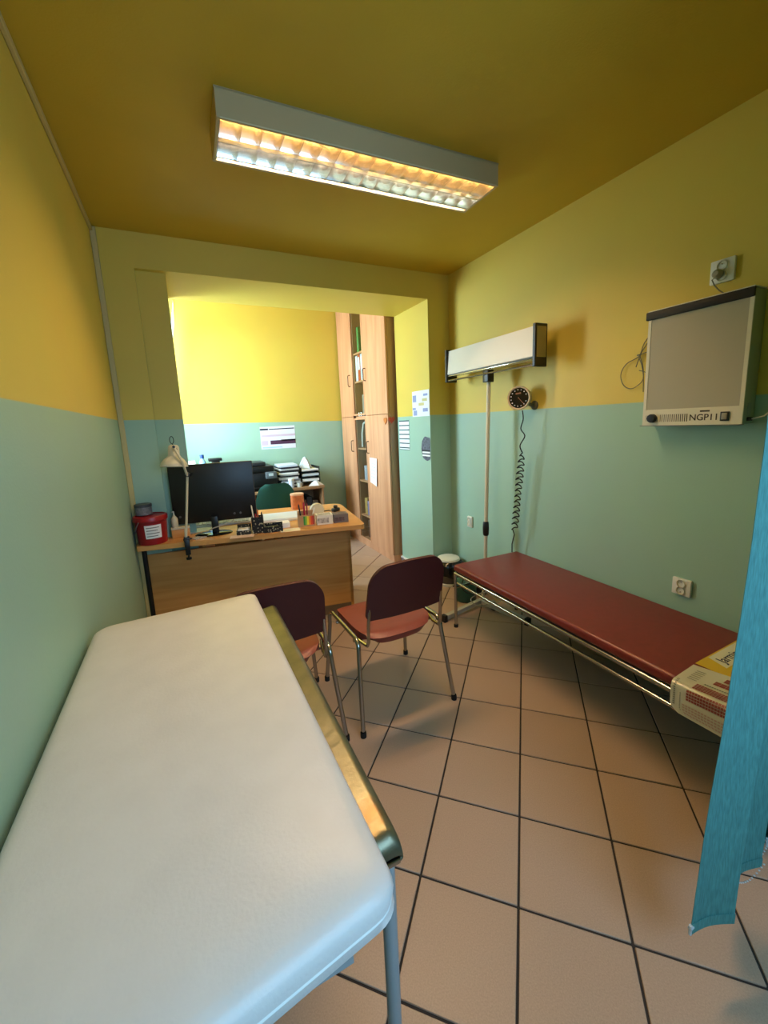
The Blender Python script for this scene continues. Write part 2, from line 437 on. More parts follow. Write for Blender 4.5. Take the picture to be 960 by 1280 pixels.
RUST = mat('rust_spot', (156, 92, 30), .7, noise=.4, scale=90)
fr = B(ct)
fr.box(-.31, .13, .42, .46, .735, .785).box(-.31, .13, 1.45, 1.49, .735, .785).box(-.318, -.28, .42, 1.49, .735, .785).box(-.28, .13, .46, 1.45, .765, .783)
fr.build('frame', STEEL)
for x, y in ((.226, .512), (.222, 1.44), (-.29, .44), (-.29, 1.46)):
    b = B(ct).tube([(x, y, .018), (x, y, .75)], .0125, 14); lg = b.build('leg', STEEL)
    B(ct).lathe([(0, 0), (.017, 0), (.017, .02), (.0135, .024)], 14, M=TR(x, y, 0)).build('foot', RUBBER, lg)

# ------------------------------------------------------------------ red treatment couch (right wall)
bd = thing('treatment_couch', 'low couch with a red vinyl pad and tubular steel frame along the right wall', 'couch', (1.862, 1.36, 0), -.026)
BW, BL = .285, .872
B(bd).box(-BW, BW, -BL, BL, .412, .462, .018, 4).build('pad', RED)
fb = B(bd)
for s in (-1, 1):
    fb.tube([(s*(BW-.008), -BL+.012, .398), (s*(BW-.008), BL-.012, .398)], .011, 10)
    fb.tube([(s*(BW-.008), -BL+.04, .335), (s*(BW-.008), BL-.04, .335)], .009, 10)
for y in (-BL+.012, BL-.012, -.3, .3):
    fb.tube([(-BW+.008, y, .398), (BW-.008, y, .398)], .011, 10)
for y in (-BL+.02, BL-.02): fb.tube([(-BW+.008, y, .30), (BW-.008, y, .30)], .009, 10)
fb.build('frame', CHROME)
B(bd).box(-BW+.01, BW-.01, -BL+.03, BL-.03, .402, .411).build('base_board', mat('dark_board', (58, 46, 38), .7))
for sx in (-1, 1):
    for sy in (-1, 1):
        lg = B(bd).tube([(sx*(BW-.008), sy*(BL-.016), .012), (sx*(BW-.008), sy*(BL-.016), .398)], .0115, 10).build('leg', CHROME)
        B(bd).lathe([(0, 0), (.015, 0), (.015, .02), (.0125, .022)], 10, M=TR(sx*(BW-.008), sy*(BL-.016), 0)).build('foot', RUBBER, lg)

# ------------------------------------------------------------------ stacking chairs
def make_chair():
    r = thing('stacking_chair', '', 'chair', (0, 0, 0))
    def sseat(a, c):
        x = (a-.5)*2; y = (c-.5)*2
        hw = .205 - .02*max(0, -y)**3
        zz = .452 - .010*(1-x*x)*(1-y*y) - .02*max(0, (abs(y)-.75)/.25)**2
        rr = 1-.10*max(0, abs(y)-.8)/.2*(abs(x)**4)
        return (x*hw*rr, y*.215*(1-.17*abs(x)**3*(1 if y < 0 else .4)) + .015, zz)
    B(r).surf(sseat, 16, 16, .042).build('seat', SEATV, ang=1.0)
    def back(a, c):
        v = 1-(1-c)**2.2; rr = .36; hw = .206-.010*v
        x = math.sin((a-.5)*PI*.999)*.35+(a-.5)*2*.65
        if v > 1-rr: hw -= .085*(1-math.sqrt(max(0, 1-((v-1+rr)/rr)**2)))
        if v < .08: hw -= .014*((.08-v)/.08)**2
        xx = x*hw; e = xx/.206
        return (xx-.004, -.212-.055*v-.022*(1-e*e), .560+.258*v+.018*(1-e*e)*v)
    B(r).surf(back, 24, 24, -.016).build('backrest', BACKV, ang=1.0)
    for s in (-1, 1):
        pts = [(s*.262, .255, .014), (s*.236, .215, .36)]
        for k in range(7):
            q = k/6*PI/2; pts.append((s*(.236-.006*k/6), .213-.045*(1-math.cos(q))-.0, .40+.04*math.sin(q)))
        for k in range(7):
            q = PI/2-k/6*PI/2; pts.append((s*(.230+.003*k/6), -.125-.05*math.cos(q), .40+.04*math.sin(q)))
        pts += [(s*.236, -.18, .36), (s*.262, -.245, .014)]
        side = B(r).tube(pts, .0108, 10).build('leg_frame', CHROME)
        for y, xx in ((.255, .262), (-.245, .262)):
            B(r).lathe([(0, 0), (.0145, 0), (.0145, .022), (.0125, .028)], 10, M=TR(s*xx, y, 0)).build('foot_cap', RUBBER, side)
        sp = [(s*.225, -.06, .425), (s*.205, -.15, .418), (s*.200, -.205, .424), (s*.200, -.222, .45), (s*.200, -.226, .52), (s*.195, -.236, .62)]
        B(r).tube(sp, .0085, 8).build('back_support', CHROME)
    B(r).tube([(-.232, .12, .408), (.232, .12, .408)], .009, 8).tube([(-.228, -.1, .408), (.228, -.1, .408)], .009, 8).build('seat_bar', CHROME)
    return r
ch1 = make_chair(); ch1.location = (.872, 1.842, 0); ch1.rotation_euler = (0, 0, .02)
ch1['label'] = 'red vinyl stacking chair with chrome legs standing free on the tiles before the desk'
ch2 = copy_tree(ch1); ch2.location = (.282, 1.862, 0); ch2.rotation_euler = (0, 0, -.02)
ch2['label'] = 'red vinyl stacking chair tucked behind the end of the white examination table'
for c in (ch1, ch2): c['group'] = 'red stacking chairs at the desk'

# ------------------------------------------------------------------ desk
DZ = .752
dk = thing('office_desk', 'beech laminate desk with a solid front panel across the opening', 'desk', (.4, 3.1, 0), world=True)
top = rpoly([(-.322, 2.895), (1.098, 2.575), (1.135, 2.80), (1.225, 3.44), (.07, 3.70), (.055, 3.04), (-.322, 3.035)], [.01, .04, .08, .10, .02, .01, .01], 6)
B(dk).prism(top, DZ-.032, DZ).build('desk_top', DESKW)
p0, p1 = Vector((-.285, 3.03)), Vector((1.075, 2.825))
dd = (p1-p0).normalized(); nn = Vector((-dd.y, dd.x))
B(dk).prism([tuple(p0), tuple(p1), tuple(p1+nn*.018), tuple(p0+nn*.018)], .085, .655).build('front_panel', DESKW)
B(dk).prism([tuple(p0+dd*.03), tuple(p1-dd*.02), tuple(p1-dd*.02+nn*.016), tuple(p0+dd*.03+nn*.016)], .012, .085).build('plinth_strip', mat('desk_grey_plinth', (110, 92, 74), .5))
B(dk).prism([tuple(p0+nn*.02), tuple(p1+nn*.02), tuple(p1+nn*.045), tuple(p0+nn*.045)], .675, .705).build('support_rail', BLACK)
for p, sgn in ((p1, 1), (p0+dd*.36, 0)):
    q = p-dd*.02+nn*.02*(1-sgn)
    B(dk).prism([tuple(q-nn*.0), tuple(q+dd*.022), tuple(q+dd*.022+nn*.56), tuple(q+nn*.56)], 0, DZ-.034).build('side_panel', DESKW)
B(dk).tube([tuple(p0-dd*.012)+(.0,), tuple(p0-dd*.012)+(DZ-.033,)], .016, 10).build('leg', BLACK)

# ------------------------------------------------------------------ things on the desk
def on_desk(px, py): 
    p = on(px, py, 2, DZ); return (p.x, p.y, DZ)
# red bucket
REDP = mat('red_bucket_plastic', (150, 16, 26), .35)
bk = thing('medical_waste_bucket', 'red plastic waste bucket with a lid and white label on the desk', 'bucket', (-.228, 2.952, DZ))
B(bk).lathe([(0, .0), (.078, 0), (.082, .004), (.092, .158), (.092, .16)], 32).build('bucket_body', REDP)
B(bk).lathe([(.097, .150), (.099, .152), (.099, .176), (.096, .181), (.085, .183), (.082, .178), (0, .178)], 32).build('lid', REDP)
def lab(a, c):
    an = -1.95+a*1.05; r = .084+.06*(.045+c*.085)+.0014
    return (r*math.cos(an), r*math.sin(an), .045+c*.085)
bl = B(bk).surf(lab, 10, 2, .001).build('label_sticker', PAPER)
INK = mat('grey_ink', (120, 120, 118), .7)
for q in range(4):
    def ln(a, c, q=q):
        an = -1.85+a*(.8-.1*(q % 2)); z = .112-q*.018+c*.005; r = .084+.06*z+.0032
        return (r*math.cos(an), r*math.sin(an), z)
    B(bk).surf(ln, 8, 1).build('printed_line', INK, bl)
B(bk).tube([(-.098*math.cos(.9-1.9*k/14+PI*0), -.098*math.sin(.9-1.9*k/14)*1, .155-.085*math.sin(PI*k/14)) for k in range(15)], .003, 6).build('handle', mat('grey_handle', (120, 116, 112), .5))
# grey canister and soap bottle on a small wooden riser
rs = thing('wooden_riser', 'low wooden riser box on the desk behind the red bucket', 'box', (-.065, 3.0, DZ))
B(rs).box(-.055, .055, -.03, .03, 0, .058, .002).build('riser_body', DESKW)
B(rs).box(-.057, .057, -.032, .032, .0582, .07, .002).build('riser_top', CREAM)
sp = thing('soap_bottle', 'small cream pump bottle on the wooden riser behind the red bucket', 'bottle', (-.095, 3.0, DZ+.0705))
B(sp).lathe([(0, 0), (.019, 0), (.021, .004), (.021, .058), (.012, .072), (.008, .075), (.008, .082), (0, .082)], 20).build('bottle_body', CREAM)
B(sp).tube([(0, 0, .08), (0, 0, .105), (-.004, -.012, .108), (-.008, -.022, .106)], .004, 8).build('pump', WHITE)
cn = thing('grey_canister', 'small grey printed tin standing on the lid of the red bucket', 'tin', (-.262, 2.985, DZ+.1835))
GREYC = mat('grey_canister_print', (126, 128, 132), .5, noise=.3, scale=60)
B(cn).lathe([(0, 0), (.046, 0), (.048, .003), (.048, .05), (0, .05)], 24).build('canister_body', GREYC)
B(cn).lathe([(0, .0505), (.05, .0505), (.05, .066), (.047, .069), (0, .069)], 24).build('lid', mat('dark_grey_lid', (74, 76, 82), .5))

# desk lamp
lp = thing('desk_lamp', 'cream articulated desk lamp with a bell shade clamped to the desk edge', 'lamp', (-.035, 2.835, DZ), world=True)
jx = Vector((.015, 2.83, 1.182)); hd = Vector((-.052, 2.815, 1.372))
cl = B(lp)
cl.box(-.052, -.018, 2.812, 2.862, DZ, DZ+.032, .004).box(-.050, -.020, 2.800, 2.822, DZ-.08, DZ+.02, .003)
cl.lathe([(0, 0), (.016, 0), (.016, .012), (.006, .014), (.006, .03), (0, .03)], 12, M=TR(-.035, 2.811, DZ-.11)).tube([(-.055, 2.835, DZ+.016), (-.005, 2.835, DZ+.016)], .006, 8)
cl.build('clamp', BLACK)
ar = B(lp).tube([(-.037, 2.835, DZ+.03), (-.034, 2.835, DZ+.09)], .0085, 10).tube([(-.034, 2.835, DZ+.05), tuple(jx)], .0075, 10)
ar.build('lower_arm', CREAM)
B(lp).tube([tuple(jx+Vector((0, -.02, -.01))), tuple(jx.lerp(hd, .5)+Vector((.012, -.085, .0))), tuple(hd+Vector((.012, -.05, -.012)))], .0075, 10).build('upper_arm', CREAM)
B(lp).tube([tuple(jx+Vector((0, -.03, 0))), tuple(jx+Vector((0, .025, 0)))], .013, 12).tube([tuple(jx+Vector((.012, -.012, -.012))), tuple(jx+Vector((.03, -.012, .012)))], .007, 8).build('elbow_joint', BLACK)
Mh = TR(hd.x, hd.y, hd.z-.135) @ R('Y', .08) @ R('X', -.10)
sh_ = B(lp).lathe([(.076, 0), (.078, .004), (.073, .022), (.058, .044), (.040, .06), (.033, .068), (.031, .115), (.027, .128), (.018, .134), (0, .135)], 32, M=Mh)
shade = sh_.build('lamp_shade', CREAM, ang=1.2)
B(lp).lathe([(.079, .002), (.06, .04), (.03, .064), (0, .066)], 28, M=Mh).build('shade_inside', mat('shade_inner_white', (230, 228, 220), .5), shade)
B(lp).lathe([(0, .018), (.016, .02), (.024, .036), (.018, .056), (.012, .066), (0, .066)], 16, M=Mh).build('bulb', mat('frosted_bulb', (225, 225, 220), .3))
B(lp).tube([tuple(hd+Vector((.012, -.06, -.012))), tuple(hd+Vector((.01, -.02, -.012)))], .008, 8).build('head_joint', BLACK)
lo = [(hd.x+.0+.011*math.sin(2*PI*k/16)*1.0+.004, hd.y, hd.z+.028-.022*math.cos(2*PI*k/16)) for k in range(17)]
B(lp).tube([(hd.x+.028, hd.y-.02, hd.z-.03), (hd.x+.012, hd.y-.008, hd.z-.008)]+lo, .0022, 6).build('power_cord', BLACK)

# monitor seen from behind
mn = thing('computer_monitor', 'black flat computer monitor on an oval stand seen from behind on the desk', 'monitor', (.163, 2.985, DZ), -.16)
B(mn).box(-.268, .268, .0, .022, .078, .478, .006, 2).build('screen_panel', BLACK)
B(mn).box(-.262, .262, .0222, .0235, .088, .472).build('display', mat('display_glass', (6, 6, 8), .1))
B(mn).box(-.032, .012, -.04, -.009, .006, .12, .006, 2).build('stand_neck', BLACK)
B(mn).lathe([(0, 0), (.118, 0), (.12, .004), (.11, .010), (0, .013)], 40, M=TR(-.02, -.045, 0) @ Matrix.Scale(.6, 4, (0, 1, 0))).build('stand_base', mat('black_gloss', (10, 10, 12), .08))
B(mn).tube([(-.05, -.055, .03), (-.02, -.062, .045), (.05, -.07, .062), (.10, -.07, .078), (.115, -.066, .092)], .004, 6).build('cable', mat('silver_cable', (170, 168, 162), .35))
for x, z in ((-.225, .13), (.12, .12), (.16, .12)):
    B(mn).lathe([(0, 0), (.008, 0), (.008, .002), (0, .002)], 12, M=TR(x, -.0005, z) @ R('X', PI/2)).build('rear_emblem', mat('grey_emblem', (90, 90, 92), .4))

FLOR = mat('black_floral_print', (26, 24, 22), .4, noise=.0)
def floral():
    m = bpy.data.materials.new('black_and_cream_floral'); m.use_nodes = True; nt = m.node_tree; L = nt.links.new
    b = nt.nodes['Principled BSDF']; b.inputs['Roughness'].default_value = .4
    tc = nt.nodes.new('ShaderNodeTexCoord'); vo = nt.nodes.new('ShaderNodeTexVoronoi'); vo.inputs['Scale'].default_value = 62
    L(tc.outputs['Object'], vo.inputs['Vector'])
    r = nt.nodes.new('ShaderNodeValToRGB'); r.color_ramp.elements[0].position = .22; r.color_ramp.elements[1].position = .34
    r.color_ramp.elements[0].color = lin((178, 168, 140)); r.color_ramp.elements[1].color = lin((16, 15, 15))
    L(vo.outputs['Distance'], r.inputs[0]); L(r.outputs[0], b.inputs['Base Color'])
    return m
FLOR = floral()
def pen(root, x, y, z, h, col, lean, az, r=.0045):
    m = mat('pen_'+col, col, .4)
    d = Vector((math.sin(lean)*math.cos(az), math.sin(lean)*math.sin(az), math.cos(lean)))
    p = Vector((x, y, z)); q = p+d*h
    o = B().tube([p, p+d*(h*.93), q], [r, r, r*.35], 8).build('pen', m, at=tuple(p))
    return o
# floral pen cup with pens
px, py = .408, 2.808
cup = thing('floral_pen_cup', 'square black floral pen cup standing between two matching trays on the desk', 'pen cup', (px, py, DZ), -.2)
cb2 = B(cup)
for a in ((-.038, .038, -.038, -.034), (-.038, .038, .034, .038), (-.038, -.034, -.034, .034), (.034, .038, -.034, .034)):
    cb2.box(a[0], a[1], a[2], a[3], 0, .112, .001, 1)
cb2.box(-.036, .036, -.036, .036, 0, .004); cb2.build('cup_body', FLOR)
for k, (dx, dy, h, col, ln, az, lab_) in enumerate(((-.015, 0, .185, 'e8e0d0', .10, 2.6, 'white ruler-like pen leaning left in the floral pen cup'),
        (.004, .012, .15, 'c05a30', .05, 1, 'orange pen in the floral pen cup'), (.014, -.01, .135, '202024', .12, .2, 'black pen in the floral pen cup'),
        (-.006, -.012, .13, 'a02030', .06, 3.6, 'dark red pen in the floral pen cup'))):
    tag(pen(None, px+dx, py+dy, DZ+.006, h, col, ln, az), lab_, 'pen', 'pens in the floral cup')
tr = thing('floral_tray', 'black floral tray holding a white note pad beside the monitor stand', 'tray', (.318, 2.832, DZ), -.2)
b = B(tr)
b.box(-.045, .045, -.045, .05, 0, .005).box(-.045, .045, -.045, -.041, .005, .03).box(-.045, .045, .046, .05, .005, .055).box(-.045, -.041, -.041, .046, .005, .03).box(.041, .045, -.041, .046, .005, .03)
b.build('tray_body', FLOR)
tag(B().box(-.037, .036, -.036, .040, 0, .028, .001).build('note_pad', PAPER, at=(0, 0, 0)), 'white note pad lying in the floral tray by the monitor stand', 'note pad').location = (.318, 2.832, DZ+.006)
bpy.data.objects['note_pad'].rotation_euler = (0, 0, -.2)
tr2 = thing('floral_card_tray', 'low black floral tray to the right of the square pen cup', 'tray', (.505, 2.782, DZ), -.2)
b = B(tr2)
b.box(-.062, .062, -.042, .042, 0, .005).box(-.062, .062, -.042, -.038, .005, .04).box(-.062, .062, .038, .042, .005, .05).box(-.062, -.058, -.038, .038, .005, .045).box(.058, .062, -.038, .038, .005, .045)
b.build('tray_body', FLOR)
tag(B().box(-.04, .04, -.022, .022, 0, .03, .006).build('stapler', BLACK, at=(0, 0, 0)), 'black stapler lying in the low floral tray', 'stapler').location = (.50, 2.782, DZ+.0055)
# papers
def sheet(name, x, y, z, sx, sy, rz, m, label, cat='paper', th=.0012, grp=None):
    o = B().box(-sx/2, sx/2, -sy/2, sy/2, 0, th).build(name, m, smooth=False, at=(0, 0, 0))
    o.location = (x, y, z); o.rotation_euler = (0, 0, rz); return tag(o, label, cat, grp)
BLUEP = mat('pale_blue_paper', (206, 216, 228), .6)
sheet('paper_sheet', .02, 3.12, DZ, .24, .12, .3, BLUEP, 'pale printed sheet lying under the monitor on the desk')
sheet('paper_stack', .61, 2.735, DZ, .13, .085, -.25, mat('cream_paper', (232, 226, 206), .7), 'cream sheet of paper on the desk edge in front of the rainbow pencil box')
sheet('note_card', .585, 2.86, DZ, .09, .09, -.1, PAPER, 'white note card stack beside the low floral tray', th=.035)
kb = thing('document_folder', 'white document folder lying flat in front of the green chair', 'folder', (.62, 3.15, DZ), -.17)
B(kb).box(-.18, .18, -.13, .13, 0, .018, .002).build('folder_body', mat('white_folder', (226, 230, 238), .4))
B(kb).box(-.17, .16, -.12, .12, .0182, .022).build('folder_sheet', BLUEP)
kx = thing('computer_keyboard', 'pale grey computer keyboard on the desk under the monitor', 'keyboard', (.22, 3.24, DZ), -.17)
B(kx).box(-.2, .2, -.07, .07, 0, .016, .004).build('keyboard_case', mat('pale_grey_plastic', (190, 192, 196), .5))
for r_ in range(4):
    b = B(kx)
    for k in range(14): b.box(-.19+k*.0271, -.19+k*.0271+.023, -.06+r_*.029, -.06+r_*.029+.024, .0162, .021)
    b.build('key_row', mat('grey_keys', (150, 152, 158), .5))
# rainbow pencil box
WOODL = mat('light_wood_box', (178, 140, 100), .5)
rb_ = thing('rainbow_pencil_box', 'wooden pencil box with a rainbow striped front on the desk', 'pencil box', (.74, 2.80, DZ), -.18)
b = B(rb_)
b.box(-.058, .058, -.042, -.037, 0, .082).box(-.058, .058, .037, .042, 0, .1).box(-.058, -.053, -.037, .037, 0, .1).box(.053, .058, -.037, .037, 0, .082).box(-.053, .053, -.037, .037, 0, .005)
b.build('box_body', WOODL)
for k, c in enumerate(('2f8a3a', '8cc63f', 'f4d835', 'f08c2a', 'd84a26', 'b03a2a')):
    B(rb_).box(-.022+k*.0125, -.022+k*.0125+.0122, -.0432, -.042, .012, .074).build('coloured_stripe', mat('stripe_'+c, c, .5))
for k, (dx, h, c, ln, az, lb) in enumerate(((-.03, .15, '1c2030', .1, 2.9, 'dark blue pen in the rainbow pencil box'), (-.008, .16, 'a8203c', .05, 1.5, 'thick crimson marker in the rainbow pencil box'), (.008, .15, '8c1c34', .04, .5, 'thin dark crimson pen in the rainbow pencil box'), (.03, .12, 'd8d4c8', .3, .1, 'pale pen leaning out of the rainbow pencil box'))):
    tag(pen(None, .74+dx, 2.80-dx*.18, DZ+.008, h, c, ln, az, .007 if k == 1 else .005), lb, 'pen', 'pens in the rainbow box')
def carton(name, x, y, sx, sy, h, rz, m1, m2, label):
    r = thing(name, label, 'box', (x, y, DZ), rz)
    B(r).box(-sx/2, sx/2, -sy/2, sy/2, 0, h, .001, 1).build('carton', m1)
    B(r).box(-sx/2+.004, sx/2-.03, -sy/2-.0012, -sy/2, .012, h-.02).build('printed_front', m2)
    B(r).box(-sx/2+.01, sx/2-.012, -sy/2+.008, sy/2-.012, h, h+.0012).build('printed_top', m2)
    return r
GPRINT = mat('grey_product_print', (170, 166, 162), .5, noise=.5, scale=70)
DPRINT = mat('dark_product_print', (92, 74, 76), .4, noise=.5, scale=60)
carton('glove_box', .868, 2.785, .115, .09, .068, -.18, WHITE, GPRINT, 'white glove box with grey print next to the rainbow pencil box')
carton('dark_box', .985, 2.77, .105, .09, .062, -.18, mat('dark_carton', (112, 104, 104), .45), DPRINT, 'dark printed glove box at the end of the row on the desk')
rl_ = thing('tape_dispenser', 'cream rounded dispenser standing behind the white glove box', 'dispenser', (.87, 2.96, DZ), -.1)
B(rl_).lathe([(0, -.02), (.05, -.02), (.054, -.012), (.054, .012), (.05, .02), (0, .02)], 28, M=TR(0, 0, .066) @ R('X', PI/2)).build('round_body', CREAM)
B(rl_).box(-.07, .06, -.025, .025, 0, .045, .01, 3).build('base', CREAM)
tag(B().tube([(0, 0, .006), (.05, .02, .006), (.1, .03, .006), (.13, .0, .006)], .004, 6).build('black_cable', BLACK, at=(0, 0, 0)), 'black cable lying on the desk beside the cream dispenser', 'cable').location = (.93, 3.14, DZ)
hs = thing('black_stamp', 'small black gadget lying at the right end of the desk', 'gadget', (1.075, 3.12, DZ), .5)
B(hs).box(-.035, .035, -.02, .02, 0, .03, .008, 3).build('gadget_body', BLACK)
B(hs).lathe([(0, .03), (.016, .03), (.018, .045), (.012, .052), (0, .053)], 16).build('knob', BLACK)
ORG = mat('orange_tin_print', (206, 116, 62), .45, noise=.25, scale=30)
oc = thing('orange_tin', 'orange printed tin with a pale lid on the desk beside the green chair', 'tin', (.845, 3.44, DZ))
B(oc).lathe([(0, 0), (.056, 0), (.056, .118), (0, .118)], 28).build('tin_body', ORG)
B(oc).lathe([(0, .1185), (.058, .1185), (.058, .13), (.055, .133), (0, .133)], 28).build('lid', mat('peach_lid', (224, 176, 140), .4))
sheet('open_booklet', -.0+.06, 2.905, DZ, .13, .06, .5, mat('booklet_print', (176, 172, 170), .6, noise=.5, scale=90), 'printed leaflet by the foot of the cream desk lamp', th=.006)
pk = sheet('pink_sheet', .295, 2.762, DZ, .15, .075, -.21, mat('pink_paper', (226, 200, 186), .7), 'pale pink sheet at the desk edge in front of the monitor stand')

# ------------------------------------------------------------------ green office chair
gc = thing('green_office_chair', 'green upholstered office chair behind the desk', 'chair', (.74, 3.98, 0), .05)
GRN = mat('dark_green_upholstery', (32, 92, 84), .85, bump=.3, bscale=400)
def gback(a, c):
    x = (a-.5)*2; v = c; hw = .215-.075*max(0, v-.45)/.55
    if v > .8: hw -= .05*(1-math.sqrt(max(0, 1-((v-.8)/.2)**2)))
    return (x*hw, -.20+.03*x*x+.04*v, .56+.375*v)
B(gc).surf(gback, 16, 14, .05).build('backrest', GRN, ang=1.0)
B(gc).box(-.23, .23, -.18, .25, .43, .50, .03, 3).build('seat', GRN)
B(gc).tube([(0, 0, .1), (0, 0, .43)], .028, 14).build('gas_column', BLACK)
B(gc).tube([(0, -.05, .43), (0, -.22, .44), (0, -.24, .62)], .016, 8).build('back_bracket', BLACK)
for k in range(5):
    an = 2*PI*k/5+.3; c, s = math.cos(an), math.sin(an)
    lg = B(gc).tube([(0, 0, .11), (.15*c, .15*s, .095), (.28*c, .28*s, .075)], [.024, .02, .014], 8).build('base_leg', BLACK)
    B(gc).lathe([(0, -.02), (.026, -.02), (.026, .02), (0, .02)], 14, M=TR(.28*c, .28*s, .028) @ R('Z', an) @ R('X', PI/2)).build('castor', RUBBER, lg)

# ------------------------------------------------------------------ sideboard with printer at the back wall
SZ = .765
sbd = thing('low_shelf_unit', 'low wooden shelf unit against the back wall under the poster', 'shelf unit', (.72, 4.76, 0), world=True)
x0, x1, y0, y1 = -.02, 1.455, 4.56, 4.965
B(sbd).box(x0, x1, y0, y1, SZ-.035, SZ, .003).build('top_board', CABD)
for x in (x0+.005, .70, x1-.03): B(sbd).box(x, x+.022, y0+.02, y1, 0, SZ-.036).build('upright', CABD)
B(sbd).box(x0+.03, x1-.03, y0+.03, y1, .36, .38).build('shelf', CABD)
B(sbd).box(x0+.03, x1-.03, y1-.012, y1, .05, SZ-.04).build('back_panel', CABD)
B(sbd).box(x0+.03, x1-.03, y0+.03, y1, .05, .07).build('bottom_board', CABD)
pr = thing('office_printer', 'black multifunction printer on the low shelf unit', 'printer', (.70, 4.76, SZ), world=True)
B(pr).box(.40, .93, 4.60, 4.95, SZ, SZ+.2, .012, 2).build('printer_body', BLACK)
B(pr).box(.42, .90, 4.61, 4.95, SZ+.202, SZ+.27, .012, 2).build('scanner_unit', BLACK)
B(pr).box(.46, .82, 4.64, 4.94, SZ+.272, SZ+.315, .01, 2).build('document_feeder', mat('dark_grey_plastic', (40, 42, 46), .4))
B(pr).box(.80, .92, 4.575, 4.612, SZ+.13, SZ+.205, .006, 2).build('control_panel', mat('printer_panel_grey', (96, 104, 108), .35))
B(pr).box(.83, .88, 4.5735, 4.575, SZ+.16, SZ+.19).build('panel_display', mat('lcd_pale', (190, 205, 208), .3))
B(pr).box(.5, .84, 4.56, 4.6, SZ+.03, SZ+.045, .004).build('paper_tray', BLACK)
pmats = [PAPER, BLUEP, mat('dark_folder', (34, 34, 40), .5), mat('grey_folder', (120, 124, 134), .5), PAPER, mat('navy_folder', (28, 32, 52), .5)]
pnames = ['white papers', 'pale blue papers', 'charcoal folder', 'grey folder', 'white papers', 'navy folder']
ords = ['topmost', 'second from top', 'third from top', 'fourth from top', 'fifth from top', 'sixth from top', 'middle one', 'sixth from bottom', 'fifth from bottom', 'fourth from bottom', 'third from bottom', 'second from bottom', 'lowest']
def pile(x, y, n, cols, grp, lab_):
    z = SZ
    for k in range(n):
        h = random.uniform(.012, .03); c = pmats[cols[k % len(cols)]]
        o = B().box(-.11, .11, -.15, .15, 0, h-.001, .002, 1).build('document_bundle', c, at=(0, 0, 0))
        o.location = (x+random.uniform(-.012, .012), y+random.uniform(-.012, .01), z); o.rotation_euler = (0, 0, random.uniform(-.08, .08))
        z += h; tag(o, '%s, %s, in the paper pile beside the printer' % (pnames[cols[k % len(cols)]], ords[n-1-k]), 'papers', grp)
    return z
zt = pile(1.075, 4.77, 13, [2, 0, 5, 1, 3, 0, 2, 4, 0], 'document pile beside the printer', None)
tz = thing('letter_tray', 'black stacked letter tray at the right end of the low shelf unit', 'letter tray', (1.32, 4.77, SZ), world=True)
for k in range(3):
    z = SZ+.045+.06*k
    B(tz).box(1.205, 1.43, 4.63, 4.94, z, z+.006).box(1.205, 1.211, 4.63, 4.94, z, z+.05).box(1.424, 1.43, 4.63, 4.94, z, z+.05).box(1.205, 1.43, 4.934, 4.94, z, z+.05).build('tray_level', BLACK)
B(tz).box(1.205, 1.211, 4.64, 4.66, SZ, SZ+.05).box(1.424, 1.43, 4.64, 4.66, SZ, SZ+.05).box(1.205, 1.43, 4.9, 4.92, SZ, SZ+.05).build('tray_feet', BLACK)
for k in range(3):
    o = B().box(-.1, .1, -.145, .14, 0, .028 if k < 2 else .02, .002, 1).build('tray_papers', PAPER if k != 1 else BLUEP, at=(0, 0, 0)); o.location = (1.318, 4.775, SZ+.0515+.06*k)
    tag(o, ('white papers in the lowest level of the black letter tray', 'pale blue papers in the middle level of the black letter tray', 'white papers in the top level of the black letter tray')[k], 'papers', 'papers in the letter tray')
def crumple(name, cx, cy, z, rx, ry, h, m, label, cat, peak=None):
    def f(a, c):
        an = 2*PI*a; r = c; wob = 1+.16*math.sin(5*an+2)+.1*math.sin(9*an)
        zz = h*(1-r**1.6)+.006*math.sin(11*an+6*r)*(1-r)
        return (rx*r*wob*math.cos(an), ry*r*wob*math.sin(an), max(0.0005, zz))
    o = B().surf(f, 24, 6).build(name, m, at=(0, 0, 0)); o.location = (cx, cy, z); return tag(o, label, cat)
crumple('plastic_bag', 1.30, 4.78, SZ+.195, .075, .09, .13, mat('clear_white_bag', (206, 216, 224), .3), 'pointed crumpled white plastic bag on top of the letter tray', 'bag')
crumple('crumpled_tissue', 1.36, 4.60, SZ, .085, .035, .055, PAPER, 'crumpled white tissue on the front edge of the low shelf unit', 'tissue')
jr = thing('storage_jar', 'white lidded jar in front of the paper pile on the low shelf unit', 'jar', (1.075, 4.592, SZ))
B(jr).lathe([(0, 0), (.03, 0), (.031, .01), (.031, .075), (.028, .082), (0, .082)], 20).build('jar_body', mat('milky_plastic', (200, 208, 222), .3))
B(jr).lathe([(0, .083), (.033, .083), (.033, .105), (.03, .108), (0, .108)], 20).build('lid', WHITE)
jr2 = thing('small_cup', 'small white cup beside the storage jar on the low shelf unit', 'cup', (1.165, 4.595, SZ))
B(jr2).lathe([(0, 0), (.025, 0), (.031, .055), (.029, .055), (.023, .006), (0, .006)], 20).build('cup_body', WHITE)
B(jr2).tube([(.028, 0, .045), (.044, 0, .04), (.044, 0, .02), (.026, 0, .015)], .003, 6).build('handle', WHITE)
sheet('loose_sheet', .83, 4.60, SZ, .2, .07, .03, PAPER, 'white sheet on the low shelf unit in front of the printer')
sbx = thing('storage_box', 'low black storage box under the water bottle on the shelf unit', 'box', (.19, 4.77, SZ))
B(sbx).box(-.2, .2, -.1, .1, 0, .07, .006).build('box_body', BLACK)
B(sbx).box(-.204, .204, -.104, .104, .0702, .088, .004).build('lid', BLACK)
